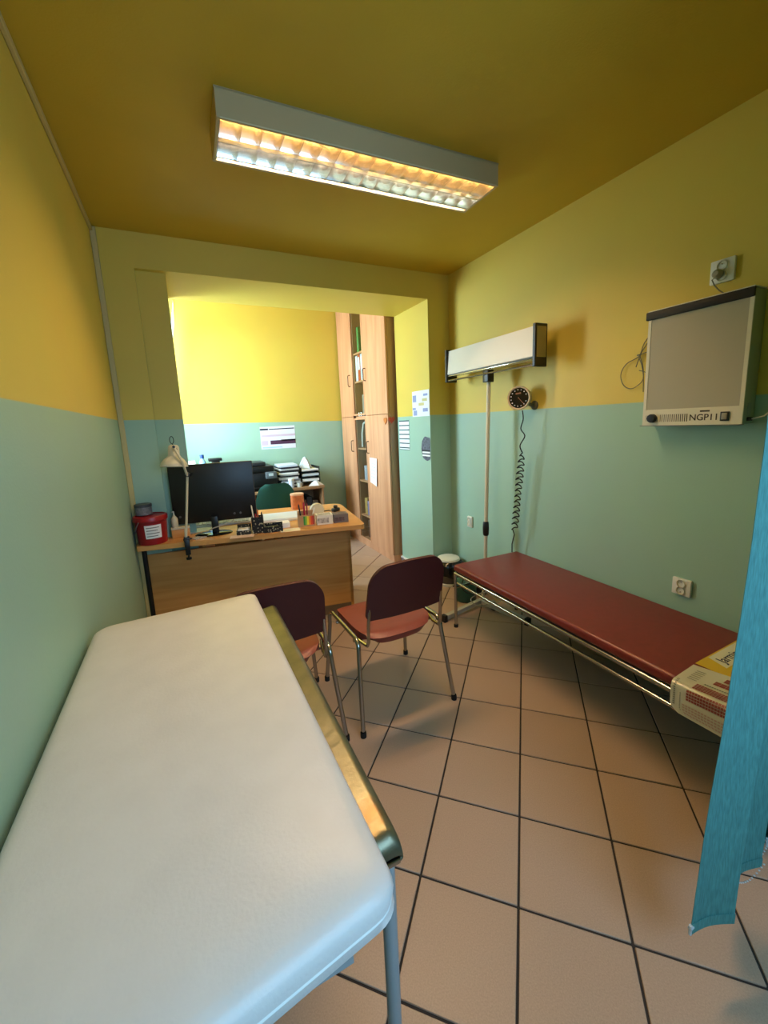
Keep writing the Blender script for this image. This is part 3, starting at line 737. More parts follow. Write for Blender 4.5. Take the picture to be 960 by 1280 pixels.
wb = thing('water_bottle', 'clear blue water bottle with a dark blue cap standing on the storage box', 'bottle', (.185, 4.76, SZ+.0885))
B(wb).lathe([(0, 0), (.042, 0), (.044, .01), (.044, .235), (.03, .275), (.017, .295), (.017, .305), (0, .305)], 24).build('bottle_body', mat('blue_bottle_plastic', (140, 190, 228), .15))
B(wb).lathe([(0, .306), (.021, .306), (.021, .342), (.018, .345), (0, .345)], 16).build('cap', mat('blue_cap', (24, 60, 130), .4))
carton2 = thing('white_carton', 'white carton beside the water bottle on the storage box', 'box', (.07, 4.78, SZ+.0885))
B(carton2).box(-.06, .045, -.06, .06, 0, .285, .002, 1).build('carton', WHITE)
B(carton2).box(-.05, .035, -.0612, -.06, .06, .25).build('printed_front', BLUEP)
rt = thing('wifi_router', 'flat black box lying on a stand on the black storage box', 'device', (.335, 4.76, SZ+.0885))
B(rt).box(-.09, .045, -.06, .06, .27, .30, .006, 2).build('device_body', BLACK)
B(rt).box(-.06, .02, -.05, .05, 0, .269, .002).build('stand', BLACK)
for k, (x, h, c, lb) in enumerate(((1.22, .22, '5a3c30', 'brown binder standing inside the low shelf unit'), (1.29, .25, '2a2a30', 'black binder standing inside the low shelf unit'), (1.36, .2, '6b5a48', 'tan file box standing inside the low shelf unit'), (.95, .24, '3a3438', 'charcoal binder standing inside the low shelf unit beside the middle upright'))):
    o = B().box(-.03, .03, -.13, .13, 0, h, .003, 1).build('binder', mat('binder_'+c, c, .5), at=(0, 0, 0)); o.location = (x, 4.78, .3805); tag(o, lb, 'binder', 'binders in the low shelf unit')
pf = thing('picture_frame', 'grey framed card standing behind the orange tin', 'frame', (1.02, 4.595, .381))
B(pf).box(-.05, .05, -.008, .008, 0, .33, .003).build('frame', mat('grey_frame', (140, 140, 138), .5))
B(pf).box(-.04, .04, -.0092, -.008, .02, .31).build('card', PAPER)

# ------------------------------------------------------------------ tall cabinet in the office
cab = thing('tall_cabinet', 'floor-to-ceiling beech cabinet with a narrow glazed column in the back office', 'cabinet', (2.02, 4.3, 0), world=True)
CF, CB_ = 1.868, 2.16
ya, yb, yc_, yd = 3.668, 4.215, 4.52, 4.965
ztop = 2.86; zs = 1.535
B(cab).box(CF+.02, CB_, ya, ya+.018, .07, ztop).build('side_panel', CABD)
B(cab).box(CF+.02, CB_, yd-.018, yd, .07, ztop).build('side_panel', CABD)
B(cab).box(CF+.02, CB_, yb-.018, yb, .07, ztop).build('divider', CABD)
B(cab).box(CF+.02, CB_, yc_, yc_+.018, .07, ztop).build('divider', CABD)
B(cab).box(CB_-.008, CB_, ya+.018, yd-.018, .07, ztop).build('back_panel', CABD)
B(cab).box(CF+.02, CB_-.008, ya+.018, yd-.018, ztop-.02, ztop).build('top_panel', CABD)
B(cab).box(CF+.012, CB_, ya+.004, yd, 0, .07).build('plinth', CABW)
def cdoor(y_0, y_1, z0, z1, hy, hz):
    d = B(cab).box(CF, CF+.018, y_0+.002, y_1-.002, z0+.002, z1-.002, .0015, 1).build('door', CABW)
    B(cab).tube([(CF, hy, hz-.065), (CF-.022, hy, hz-.062), (CF-.028, hy, hz-.05), (CF-.028, hy, hz+.05), (CF-.022, hy, hz+.062), (CF, hy, hz+.065)], .005, 8).build('handle', mat('bronze_handle', (88, 66, 46), .35, .6), d)
cdoor(ya, yb, .075, zs, yb-.05, 1.19); cdoor(ya, yb, zs, ztop, yb-.05, 1.97)
cdoor(yc_+.05, yd, .075, zs, yc_+.09, 1.19); cdoor(yc_+.05, yd, zs, ztop, yc_+.09, 1.95)
for z0, z1 in ((.075, zs-.02), (zs+.01, ztop)):
    f = B(cab).box(CF, CF+.016, yb+.002, yb+.022, z0, z1).box(CF, CF+.016, yc_+.012, yc_+.045, z0, z1).box(CF, CF+.016, yb+.022, yc_+.012, z0, z0+.018).box(CF, CF+.016, yb+.022, yc_+.012, z1-.018, z1)
    gd = f.build('glass_door', CABW)
    B(cab).box(CF+.006, CF+.010, yb+.02, yc_+.014, z0+.016, z1-.016).build('pane', GLASS, gd)
shz = [.075, .37, .79, 1.17, zs+.0, 1.93, 2.24]
for z in shz:
    B(cab).box(CF+.022, CB_-.01, yb, yc_, z-.018 if z > .1 else .071, z).build('shelf', CABW)
def put(b, name, y, z, m, label, cat, x=1.96):
    o = b.build(name, m, at=(0, 0, 0)); o.location = (x, y, z); return tag(o, label, cat)
def binder(y, z, w_, h, col, lb, spine=True):
    r = thing('ring_binder', lb, 'binder', (1.99, y, z+.0005), 0, 'ring binders in the glazed cabinet')
    B(r).box(-.09, .12, -w_/2, w_/2, 0, h, .003, 1).build('binder_cover', mat('bind_'+col, col, .45))
    if spine: B(r).box(-.0915, -.09, -w_/2+.008, w_/2-.008, h*.42, h*.9).build('spine_label', PAPER)
binder(4.47, 1.93, .06, .28, 'e0e2e6', 'white ring binder in the glazed cabinet'); binder(4.40, 1.93, .062, .285, 'c8502c', 'orange ring binder with a white spine label in the glazed cabinet')
binder(4.33, 1.93, .062, .285, 'd0d4dc', 'pale grey ring binder in the glazed cabinet'); binder(4.265, 1.93, .066, .28, 'b02028', 'bright red ring binder with a white spine label in the glazed cabinet')
binder(4.41, 2.24, .045, .27, '4c9a52', 'green file on the top glazed shelf', False)
put(B().lathe([(0, 0), (.04, 0), (.045, .02), (.045, .13), (.03, .16), (.03, .19), (0, .19)], 18), 'glass_jar', 4.29, 2.2405, mat('dark_green_glass', (44, 74, 60), .2), 'dark green glass jar on the top glazed shelf', 'jar')
put(B().box(-.08, .1, -.03, .03, 0, .30, .003, 1), 'white_folder', 4.27, zs+.0005, mat('white_folder2', (222, 226, 232), .5), 'white upright folder on the middle glazed shelf', 'folder', 1.99)
put(B().box(-.05, .06, -.02, .02, 0, .24, .003, 1), 'grey_case', 4.36, zs+.0005, mat('grey_case', (150, 148, 136), .5), 'grey slim case on the middle glazed shelf', 'case')
for k, (y, lb) in enumerate(((4.49, 'small silver instrument at the left of the middle glazed shelf'), (4.43, 'small silver instrument at the centre of the middle glazed shelf'))):
    put(B().lathe([(0, 0), (.018, 0), (.022, .02), (.014, .05), (0, .055)], 14), 'silver_instrument', y, zs+.0005, CHROME, lb, 'instrument', 1.92)
put(B().tube([(0, .14, .0), (0, .13, .16), (0, .08, .27), (0, -.02, .30), (0, -.06, .20), (0, -.06, .02)], .011, 8), 'curved_tube', 4.34, 1.182, WHITE, 'curved white plastic tube standing in the glazed cabinet', 'tube', 1.93)
put(B().box(-.05, .08, -.045, .045, 0, .17, .004, 1), 'dark_case', 4.39, 1.1705, mat('dark_case', (60, 62, 70), .4), 'dark case beneath the curved white tube', 'case', 2.02)
put(B().box(-.05, .08, -.03, .03, 0, .2, .004, 1), 'blue_white_box', 4.275, 1.1705, mat('bluewhite', (196, 204, 226), .5, noise=.2, scale=60), 'blue and white box beside the dark case', 'box', 1.98)
for k, (y, h, c, lb) in enumerate(((4.43, .17, 'b8bcc6', 'pale jar with a lid on the fourth glazed shelf'), (4.34, .16, 'd8dadf', 'white jar with a lid on the fourth glazed shelf'), (4.26, .12, 'c4c8d0', 'short silver tin on the fourth glazed shelf'))):
    put(B().lathe([(0, 0), (.038, 0), (.04, .01), (.04, h*.8), (.036, h*.82), (.041, h*.83), (.041, h), (0, h)], 18), 'medicine_jar', y, .7905, mat('jar_'+c, c, .35), lb, 'jar')
for k, (y, h, c, lb) in enumerate(((4.44, .2, 'c8a060', 'tan carton at the back of the second lowest glazed shelf'), (4.36, .17, '8a8cc0', 'violet carton on the second lowest glazed shelf'), (4.27, .14, 'aab0d8', 'pale violet carton on the second lowest glazed shelf'))):
    put(B().box(-.04, .07, -.036, .036, 0, h, .002, 1), 'medicine_carton', y, .3705, mat('carton_'+c, c, .5, noise=.25, scale=40), lb, 'box')
put(B().box(-.06, .12, -.02, .02, 0, .24, .003, 1), 'lever_file', 4.27, .0755, mat('lilac_file', (168, 160, 184), .5), 'lilac upright file on the bottom glazed shelf', 'binder', 1.99)
put(B().box(-.05, .12, -.09, .07, 0, .22, .003, 1), 'brown_archive_box', 4.41, .0755, mat('brown_box', (120, 84, 62), .6), 'brown archive box on the bottom glazed shelf', 'box', 2.0)
# note taped to the cabinet door
def note(a, c):
    return (CF-.002-.014*(a**2)*(1-c*.5), 4.16-.19*a-.012*c, .80+.275*c-.03*a*(1-c))
nt_ = B().surf(note, 8, 8, .0008).build('taped_note', PAPER, at=(CF, 4.06, .8)); tag(nt_, 'white handwritten note taped to the lower cabinet door', 'paper')
b = B(nt_)
for k in range(5):
    b.surf(lambda a, c, k=k: (note(.12+.7*a, .78-.13*k+.012*c)[0]-.0012, note(.12+.7*a, .78-.13*k+.012*c)[1], note(.12+.7*a, .78-.13*k+.012*c)[2]), 6, 1)
bo = b.build('handwriting', INK, nt_, at=(CF, 4.06, .8))
# little wooden heart ornament hanging at the cabinet corner
ho = thing('heart_ornament', 'pair of small orange heart ornaments hanging at the cabinet corner', 'ornament', (CF-.012, ya+.02, 1.47), world=True)
HM, HM2 = mat('orange_wood', (196, 112, 40), .5), mat('red_orange_wood', (200, 72, 36), .5)
def heart(cx, cy, cz, s):
    p = []
    for k in range(24):
        q = 2*PI*k/24; x = 16*math.sin(q)**3; z = 13*math.cos(q)-5*math.cos(2*q)-2*math.cos(3*q)-math.cos(4*q)
        p.append((x*s/16, z*s/16))
    return p
B(ho).prism(heart(0, 0, 0, .036), -.003, .003, M=TR(CF-.006, ya+.05, 1.47) @ R('Z', -PI/2) @ R('X', PI/2)).build('heart', HM)
B(ho).prism(heart(0, 0, 0, .036), -.003, .003, M=TR(CF+.035, ya-.008, 1.475) @ R('X', PI/2)).build('heart', HM2)
B(ho).tube([(CF-.006, ya+.05, 1.49), (CF-.008, ya+.01, 1.53), (CF+.012, ya-.008, 1.54), (CF+.035, ya-.008, 1.495)], .002, 6).build('string', mat('twine', (190, 150, 90), .8))

# ------------------------------------------------------------------ posters and notices
def poster_back():
    r = thing('wall_poster', 'landscape white chart with purple printed bars on the back wall', 'poster', (1.04, YB-.001, 1.2), world=True)
    p00 = on(324.5, 534, 1, YB-.002); p10 = on(368, 531.5, 1, YB-.002); p01 = on(327, 562, 1, YB-.002); p11 = on(370, 559.5, 1, YB-.002)
    def f(u_, v_, d=0): 
        q = p00.lerp(p10, u_).lerp(p01.lerp(p11, u_), v_); return (q.x, YB-.002-d, q.z)
    B(r).surf(lambda a, c: f(a, 1-c), 2, 2, .0008).build('sheet', mat('lilac_paper', (222, 222, 236), .6))
    D, P_, G_ = mat('navy_ink', (20, 18, 50), .6), mat('purple_ink', (78, 44, 74), .6), mat('pink_grey_ink', (206, 184, 204), .6)
    def bar(nm, u0, u1, v0, v1, m): B(r).surf(lambda a, c: f(u0+(u1-u0)*a, v1+(v0-v1)*c, .0012), 1, 1).build(nm, m)
    bar('title_bar', .0, .23, .08, .15, D); bar('title_rule', .25, .98, .10, .14, D)
    bar('text_band', .03, 1, .36, .45, G_); bar('text_band', .02, .2, .62, .82, G_)
    bar('colour_band', .27, 1, .62, .80, P_); bar('colour_band_top', .58, 1, .60, .67, D); bar('text_band', .04, .6, .9, .95, mat('blue_grey_ink', (160, 196, 214), .6))
poster_back()
JXF = JX-.002
def jamb_sheet(name, label, cat, ya_, yb_, z0, z1, m):
    r = thing(name, label, cat, (JXF, (ya_+yb_)/2, z0), world=True)
    B(r).box(JXF-.0008, JXF, ya_, yb_, z0, z1).build('sheet', m, smooth=False)
    return r
r = jamb_sheet('evacuation_plan', 'white floor plan sheet with faint blue drawing on the jamb beside the cabinet', 'poster', 3.045, 3.33, 1.49, 1.715, mat('plan_paper', (226, 230, 240), .6))
BI = mat('plan_blue', (140, 150, 196), .6); YI = mat('plan_yellow', (200, 190, 130), .6)
def ink(r, y0, y1, z0, z1, m): B(r).box(JXF-.0016, JXF-.0008, y0, y1, z0, z1).build('drawing', m, smooth=False)
for q in ((3.07, 3.14, 1.665, 1.685), (3.26, 3.32, 1.62, 1.68), (3.25, 3.31, 1.50, 1.545), (3.07, 3.15, 1.53, 1.56), (3.27, 3.325, 1.55, 1.57)): ink(r, *q, BI)
for q in ((3.13, 3.22, 1.585, 1.61), (3.08, 3.16, 1.62, 1.645)): ink(r, *q, YI)
r = jamb_sheet('name_list', 'white list of seven rows divided by dark bars on the jamb', 'notice', 3.405, 3.60, 1.18, 1.462, mat('list_paper', (226, 232, 236), .6))
DI = mat('dark_teal_ink', (44, 66, 70), .6)
for k in range(7): B(r).box(JXF-.0016, JXF-.0008, 3.405, 3.60, 1.452-k*.0425, 1.462-k*.0425).build('dark_bar', DI, smooth=False)
B(r).box(JXF-.0016, JXF-.0008, 3.405, 3.60, 1.18, 1.185).build('dark_bar', DI, smooth=False)
st = thing('round_sticker', 'dark patterned poster with cut corners on the jamb edge', 'sticker', (JXF, 3.12, 1.1), world=True)
oc_ = rpoly([(3.045, 1.115), (3.10, 1.095), (3.17, 1.12), (3.195, 1.20), (3.18, 1.27), (3.135, 1.315), (3.045, 1.30)], .015, 3)
MX = Matrix(((0, 0, 1, 0), (1, 0, 0, 0), (0, 1, 0, 0), (0, 0, 0, 1)))
B(st).prism(oc_, JXF-.001, JXF, M=MX).build('sheet', mat('dark_pattern', (84, 88, 104), .6, noise=.7, scale=45), smooth=False)
for z in (1.165, 1.138): B(st).box(JXF-.0018, JXF-.001, 3.05, 3.175, z, z+.014).build('white_stripe', PAPER, smooth=False)
B(st).box(JXF-.0018, JXF-.001, 3.05, 3.18, 1.183, 1.195).build('dark_stripe', mat('black_ink', (24, 22, 30), .6), smooth=False)

# ------------------------------------------------------------------ right wall: sockets
def socket(loc, label, plug=False, sy=.085, sz=.085, d=.016, tip=0.):
    r = thing('wall_socket', label, 'socket', loc, 0, 'double wall sockets')
    Mt = R('X', tip)
    B(r).box(-d, 0, -sy/2, sy/2, -sz/2, sz/2, .004, 2, M=Mt).build('face_plate', WHITE)
    for k, z in enumerate((sz*.21, -sz*.21)):
        c = B(r).lathe([(.019, .0), (.02, .003), (.0175, .003), (.0165, -.006), (0, -.006)], 24, M=Mt @ TR(-d-.002, 0, z) @ R('Y', -PI/2)).build('socket_well', CREAM)
        if plug and k == 1: continue
        for q in (-1, 1):
            B(r).lathe([(0, 0), (.0028, 0), (.0028, .002), (0, .002)], 8, M=Mt @ TR(-d+.004, q*.009, z) @ R('Y', -PI/2)).build('pin_hole', RUBBER, c)
        B(r).lathe([(0, 0), (.0025, 0), (.0025, .01), (0, .011)], 8, M=Mt @ TR(-d+.004, 0, z-.007 if k else z+.007) @ R('Y', -PI/2)).build('earth_pin', CHROME, c)
    return r
socket(tuple(on(905, 339, 0, XR)), 'white double wall socket with a grey plug, high on the yellow paint', True, .09, .095)
socket(tuple(on(853.5, 733, 0, XR)), 'cream double wall socket on the green wall above the red couch', False, .085, .085)
socket(tuple(on(588.5, 652, 0, XR)), 'small white double wall socket on the green wall near the corner', False, .06, .095)
pg = on(897, 341.5, 0, XR-.03)
pl = thing('power_plug', 'grey round power plug in the high wall socket with a cable to the viewing box', 'plug', (XR-.03, pg.y, pg.z), world=True)
B(pl).lathe([(0, 0), (.018, 0), (.019, .004), (.017, .022), (.01, .03), (0, .031)], 20, M=TR(XR-.018, pg.y, pg.z-.003) @ R('Y', -PI/2)).build('plug_body', mat('grey_plug', (150, 146, 128), .5))
GREYW = mat('grey_cord', (110, 104, 82), .5)
cp = [(XR-.03, pg.y+.0, pg.z-.012)] + [tuple(on(x, y, 0, XR-.03)) for x, y in ((890, 350), (893, 357), (899, 363), (907, 368))] + [tuple(on(912, 371, 0, XR-.012))]
B(pl).tube(cp, .0026, 6).build('cable', GREYW)

# ------------------------------------------------------------------ X-ray viewing box
YV0, YV1, ZV0, ZV1 = .878, 1.283, 1.378, 1.905; XF = 2.07
vb = thing('xray_viewing_box', 'white wall-mounted X-ray viewing box with a grey screen, on the right wall', 'light box', (XR-.05, 1.08, ZV0), world=True)
BOXW = mat('viewer_enamel', (222, 216, 196), .4)
B(vb).box(XF+.004, XR-.001, YV0, YV1, ZV0, ZV1, .004, 2).build('housing', mat('viewer_housing_grey', (158, 166, 140), .5))
f = B(vb)
f.box(XF-.002, XF+.004, YV0, YV0+.014, ZV0+.075, ZV1-.03).box(XF-.002, XF+.004, YV1-.014, YV1, ZV0+.075, ZV1-.03).box(XF-.002, XF+.004, YV0, YV1, ZV0, ZV0+.075)
f.build('front_frame', BOXW)
B(vb).box(XF+.0, XF+.004, YV0+.014, YV1-.014, ZV0+.075, ZV1-.03).build('screen', mat('opal_acrylic', (176, 170, 152), .3))
B(vb).box(XF-.012, XF+.004, YV0-.001, YV1+.008, ZV1-.034, ZV1+.002, .003).build('film_clip_bar', RUBBER)
B(vb).box(XF-.008, XR-.002, YV0, YV1, ZV1+.0022, ZV1+.006).build('top_lip', BOXW)
B(vb).box(XF-.006, XF+.03, YV0+.005, YV1+.01, ZV0-.004, ZV0-.0002).build('bottom_lip', mat('lip_grey', (120, 122, 116), .5))  # lip in a plain grey, darker than the front frame
kn = B(vb).lathe([(0, 0), (.021, 0), (.021, .012), (.018, .018), (0, .019)], 24, M=TR(XF-.002, YV1-.048, ZV0+.034) @ R('Y', -PI/2)).build('dimmer_knob', BLACK)
INKB = mat('viewer_print', (58, 46, 34), .6)
for k in range(14):
    yy = YV1-.083-k*.0088; wd = .0016+.0022*k/13
    B(vb).box(XF-.0028, XF-.002, yy-wd, yy, ZV0+.016, ZV0+.05).build('printed_tick', INKB)
for k in range(2): B(vb).box(XF-.0028, XF-.002, YV1-.018-k*.006, YV1-.0165-k*.006, ZV0+.02, ZV0+.048).build('printed_tick', INKB)
Mt = Matrix(((0, 0, -1, XF-.0024), (-1, 0, 0, YV1-.208), (0, 1, 0, ZV0+.020), (0, 0, 0, 1)))
tx = text_mesh('lettering', 'NGP11', .038, INKB, vb, Matrix.Translation(-Vector(WORLD[vb.name])) @ Mt)
B(vb).box(XF-.003, XF-.002, YV0+.118, YV0+.155, ZV0+.056, ZV0+.063).build('maker_badge', INKB)
B(vb).box(XF-.008, XF-.002, YV0+.044, YV0+.076, ZV0+.015, ZV0+.054, .002).build('switch_frame', BLACK)
B(vb).box(XF-.011, XF-.008, YV0+.05, YV0+.070, ZV0+.021, ZV0+.048, .002).build('switch_rocker', mat('switch_grey', (150, 142, 124), .5))
B(vb).box(XF+.03, XF+.055, YV0-.003, YV0-.0005, ZV0+.03, ZV0+.085).build('rating_label', mat('rating_grey', (150, 160, 150), .5))
B(vb).box(XF+.03, XF+.05, YV0-.014, YV0-.0005, ZV0+.012, ZV0+.028, .002).build('side_connector', BLACK)
B(vb).tube([(XF+.04, YV0-.014, ZV0+.02), (XF+.05, YV0-.05, ZV0+.03), (XF+.06, YV0-.1, ZV0+.09), (XF+.08, YV0-.16, ZV0+.16)], .003, 6).build('side_cable', WHITE)
# bundled cable loop hanging on the wall at its left side
cbp = [(820, 410), (806, 428), (801, 441), (797, 447), (783, 455), (776, 468), (779, 481), (788, 486), (797, 482), (804, 473), (802, 456), (799, 446), (806, 441), (812, 441), (813, 448)]
cl_ = thing('bundled_cable', 'thin tied cable loop hanging on the wall beside the viewing box', 'cable', tuple(on(795, 486, 0, XR-.01)), world=True)
def smooth_path(pts, n=5):
    P = [Vector(p) for p in pts]; o = []
    for i in range(len(P)-1):
        a, b_, c, d = P[max(i-1, 0)], P[i], P[i+1], P[min(i+2, len(P)-1)]
        for k in range(n):
            t_ = k/n; o.append(.5*((2*b_)+(c-a)*t_+(2*a-5*b_+4*c-d)*t_*t_+(3*b_-a-3*c+d)*t_**3))
    return o+[P[-1]]
B(cl_).tube(smooth_path([on(x, y, 0, XR-.010-.0005*k) for k, (x, y) in enumerate(cbp)]), .0022, 6).build('cable_loop', GREYW)
B(cl_).tube(smooth_path([on(x, y, 0, XR-.016) for x, y in ((813, 424), (804, 437), (800, 445), (795, 459))]), .0022, 6).tube(smooth_path([on(x, y, 0, XR-.016) for x, y in ((800, 445), (804, 462), (804, 490))]), .0022, 6).tube(smooth_path([on(x, y, 0, XR-.016) for x, y in ((799, 463), (806, 465), (810, 468))]), .0022, 6).build('cable_ends', GREYW)
B(cl_).box(XR-.02, XR-.008, on(799, 444, 0, XR-.012).y-.008, on(799, 444, 0, XR-.012).y+.008, on(799, 444, 0, XR-.012).z-.004, on(799, 444, 0, XR-.012).z+.004, .002).build('cable_tie', GREYW)

# ------------------------------------------------------------------ wall blood-pressure gauge with coiled hose
XG = 2.065
gp = on(648.5, 497.5, 0, XG)
gg = thing('blood_pressure_gauge', 'round black-faced blood pressure gauge with a coiled black hose on the right wall', 'gauge', (XR, gp.y, gp.z), world=True)
Mg = TR(XG, gp.y, gp.z) @ R('Z', .42) @ R('Y', -PI/2)
B(gg).lathe([(0, -.05), (.06, -.05), (.072, -.044), (.076, -.01), (.077, 0)], 36, M=Mg).build('case', CREAM)
B(gg).lathe([(.077, -.004), (.079, .002), (.076, .008), (.068, .006), (.066, .0)], 36, M=Mg).build('bezel', mat('pinkish_bezel', (214, 186, 150), .35))
dial = B(gg).lathe([(0, .001), (.0665, .001)], 36, M=Mg).build('dial', mat('dial_black', (14, 10, 12), .25))
MK = mat('dial_white', (206, 200, 196), .5); MR = mat('dial_bronze', (150, 104, 76), .5)
for k in range(14):
    an = -PI/2+.42+(2*PI-.84)*k/13
    B(gg).box(-.0035, .0035, -.0035, .0035, .0012, .002, M=Mg @ TR(.054*math.cos(an), .054*math.sin(an), 0)).build('dial_mark', MK, dial)
B(gg).box(-.0015, .0015, -.006, .05, .0024, .0034, M=Mg @ R('Z', 2.3)).build('needle', MR, dial)
B(gg).box(-.018, .018, -.035, -.025, .0012, .002, M=Mg @ R('Z', PI/2+.1)).build('dial_print', MR, dial)
B(gg).tube([(XG+.03, gp.y-.02, gp.z-.02), (XR-.03, gp.y-.04, gp.z-.05), (XR, gp.y-.045, gp.z-.052)], .012, 10).build('bracket_arm', mat('bracket_dark', (92, 88, 70), .4))
B(gg).lathe([(0, 0), (.03, 0), (.03, .006), (.012, .014), (0, .014)], 20, M=TR(XR, gp.y-.045, gp.z-.052) @ R('Y', -PI/2)).build('wall_plate', mat('bracket_dark', (92, 88, 70), .4))
XH = 2.06
path = [on(x, y, 0, XH) for x, y in ((653, 513), (654, 524), (651, 536), (656, 545), (650, 557), (653, 566))]
pts = smooth_path(path)
c0, c1 = on(652, 570, 0, XH+.02), on(643, 662, 0, XH+.02); NT = 13
for k in range(NT*12+1):
    q = k/(NT*12); c = c0.lerp(c1, q); rr = .023*(.75+.25*math.sin(PI*q))*(1+.15*math.sin(9*q))
    a = 2*PI*NT*q
    pts.append(c+Vector((rr*math.sin(a), rr*math.cos(a), .006*math.sin(2*a))))
pts += [on(x, y, 0, XH+.03) for x, y in ((643, 668), (640, 680), (640, 690))]
B(gg).tube(pts, .0042, 6).build('coiled_hose', RUBBER)

# ------------------------------------------------------------------ mobile lamp on stand
PX, PY = 1.985, 2.362
ls = thing('bactericidal_lamp', 'long white lamp head on a tall cream pole standing behind the red couch', 'lamp', (PX, PY, 0), world=True)
f1, f2 = on(556, 772, 2, .03), on(659, 776, 2, .03)
b1 = Vector((PX-.02, PY+.03, .045))
legm = mat('pale_grey_foot', (176, 174, 164), .4)
def beam(p, q, w_, h, m, name):
    d = (q-p); L_ = d.length; an = math.atan2(d.y, d.x); pit = -math.asin(d.z/L_)
    return B(ls).box(0, L_, -w_/2, w_/2, -h/2, h/2, .003, 1, M=TR(*p) @ R('Z', an) @ R('Y', pit)).build(name, m)
for q in (f1, f2):
    e = Vector((q.x, q.y, .03)); lg = beam(b1, e, .035, .034, legm, 'base_foot')
    d = (e-b1).normalized(); an = math.atan2(d.y, d.x)
    B(ls).box(-.012, .02, -.021, .021, -.0295, .022, .004, 2, M=TR(*e) @ R('Z', an)).build('end_cap', RUBBER, lg)
B(ls).lathe([(0, -.014), (.028, -.014), (.03, -.01), (.03, .01), (.028, .014), (0, .014)], 18, M=TR(PX+.02, PY-.08, .0305) @ R('X', PI/2)).build('castor', RUBBER)
B(ls).box(PX+.01, PX+.03, PY-.09, PY-.06, .03, .08, .004).build('castor_fork', legm)
B(ls).tube([(PX-.02, PY+.03, .04), (PX-.005, PY+.01, .12), (PX, PY, .2), (PX+.006, PY, .55)], .0135, 12).build('lower_pole', CREAM)
B(ls).tube([(PX+.006, PY, .55), (PX+.036, PY, 1.735)], .0145, 12).build('upper_pole', CREAM)
B(ls).lathe([(.016, -.055), (.022, -.045), (.024, 0), (.022, .045), (.016, .055)], 16, M=TR(PX+.008, PY, .63)).build('height_grip', BLACK)
HX = PX+.03
B(ls).box(HX-.028, HX+.028, PY-.03, PY+.03, 1.70, 1.785, .006, 2).build('pole_bracket', BLACK)
B(ls).tube([(HX-.03, PY-.45, 1.758), (HX-.03, PY+.46, 1.758)], .007, 8).build('support_rod', CHROME)
def yb_(px_, py_): return on(px_, py_, 0, HX)
y_a, y_b = PY+.47, PY-.468
zb, zt_ = 1.795, 1.985
B(ls).prism([(HX-.035, zb+.012), (HX-.022, zt_), (HX+.055, zt_), (HX+.055, zb), (HX-.012, zb)], y_b+.022, y_a-.022, M=Matrix(((1, 0, 0, 0), (0, 0, 1, 0), (0, 1, 0, 0), (0, 0, 0, 1)))).build('lamp_head', mat('lamp_head_white', (226, 220, 206), .3), smooth=False)
for y in (y_a-.022, y_b):
    B(ls).box(HX-.042, HX+.06, y, y+.022, zb-.05, zt_+.012, .003, 1).build('end_frame', BLACK)
B(ls).box(HX-.028, HX+.047, y_b-.002, y_b, zb+.006, zt_-.006).build('end_panel', mat('bronze_panel', (166, 146, 84), .4))
B(ls).box(HX-.028, HX+.047, y_a, y_a+.002, zb+.006, zt_-.006).build('end_panel', mat('bronze_panel', (166, 146, 84), .4))
B(ls).box(HX-.0365, HX-.012, y_b+.024, y_a-.024, zb-.006, zb+.0, .002).build('lower_lip', ALU)
# cables draped over the base
B(ls).tube(smooth_path([Vector(p) for p in ((PX-.005, PY-.02, .3), (PX-.02, PY-.1, .2), (PX+.02, PY-.16, .12), (PX+.0, PY-.06, .05), (PX-.1, PY-.04, .05), (PX-.12, PY+.02, .09), (PX-.03, PY-.04, .14), (PX+.05, PY-.16, .11), (PX+.08, PY-.2, .2), (PX+.06, PY-.16, .27), (PX+.03, PY-.12, .2))]), .004, 6).build('loose_cable', mat('pale_grey_cord', (150, 148, 138), .5))
B(ls).tube(smooth_path([Vector(p) for p in ((PX-.02, PY-.02, .31), (PX-.14, PY+.06, .26), (PX-.17, PY+.05, .16), (PX-.06, PY-.01, .12), (PX+.02, PY-.05, .22))]), .005, 6).build('dark_cable', BLACK)
# green canister on the floor behind
gcn = thing('green_canister', 'dark green canister on the floor behind the lamp base under the couch end', 'canister', (1.945, 2.555, 0))
B(gcn).lathe([(0, 0), (.075, 0), (.085, .01), (.088, .12), (.08, .165), (.05, .185), (0, .19)], 26).build('canister_body', mat('bottle_green', (32, 74, 62), .45))
B(gcn).tube([(0, 0, .18), (0, 0, .215), (.05, -.02, .23)], .016, 10).build('nozzle', WHITE)
bgx = thing('black_bag', 'small black bag standing on the floor beside the green canister', 'bag', (2.095, 2.6, 0))
B(bgx).box(-.04, .06, -.08, .1, 0, .16, .03, 3).build('bag_body', RUBBER)
B(bgx).tube([(-.03, 0, .15), (-.03, .0, .21), (.04, 0, .21), (.04, 0, .15)], .008, 6).build('bag_handle', RUBBER)

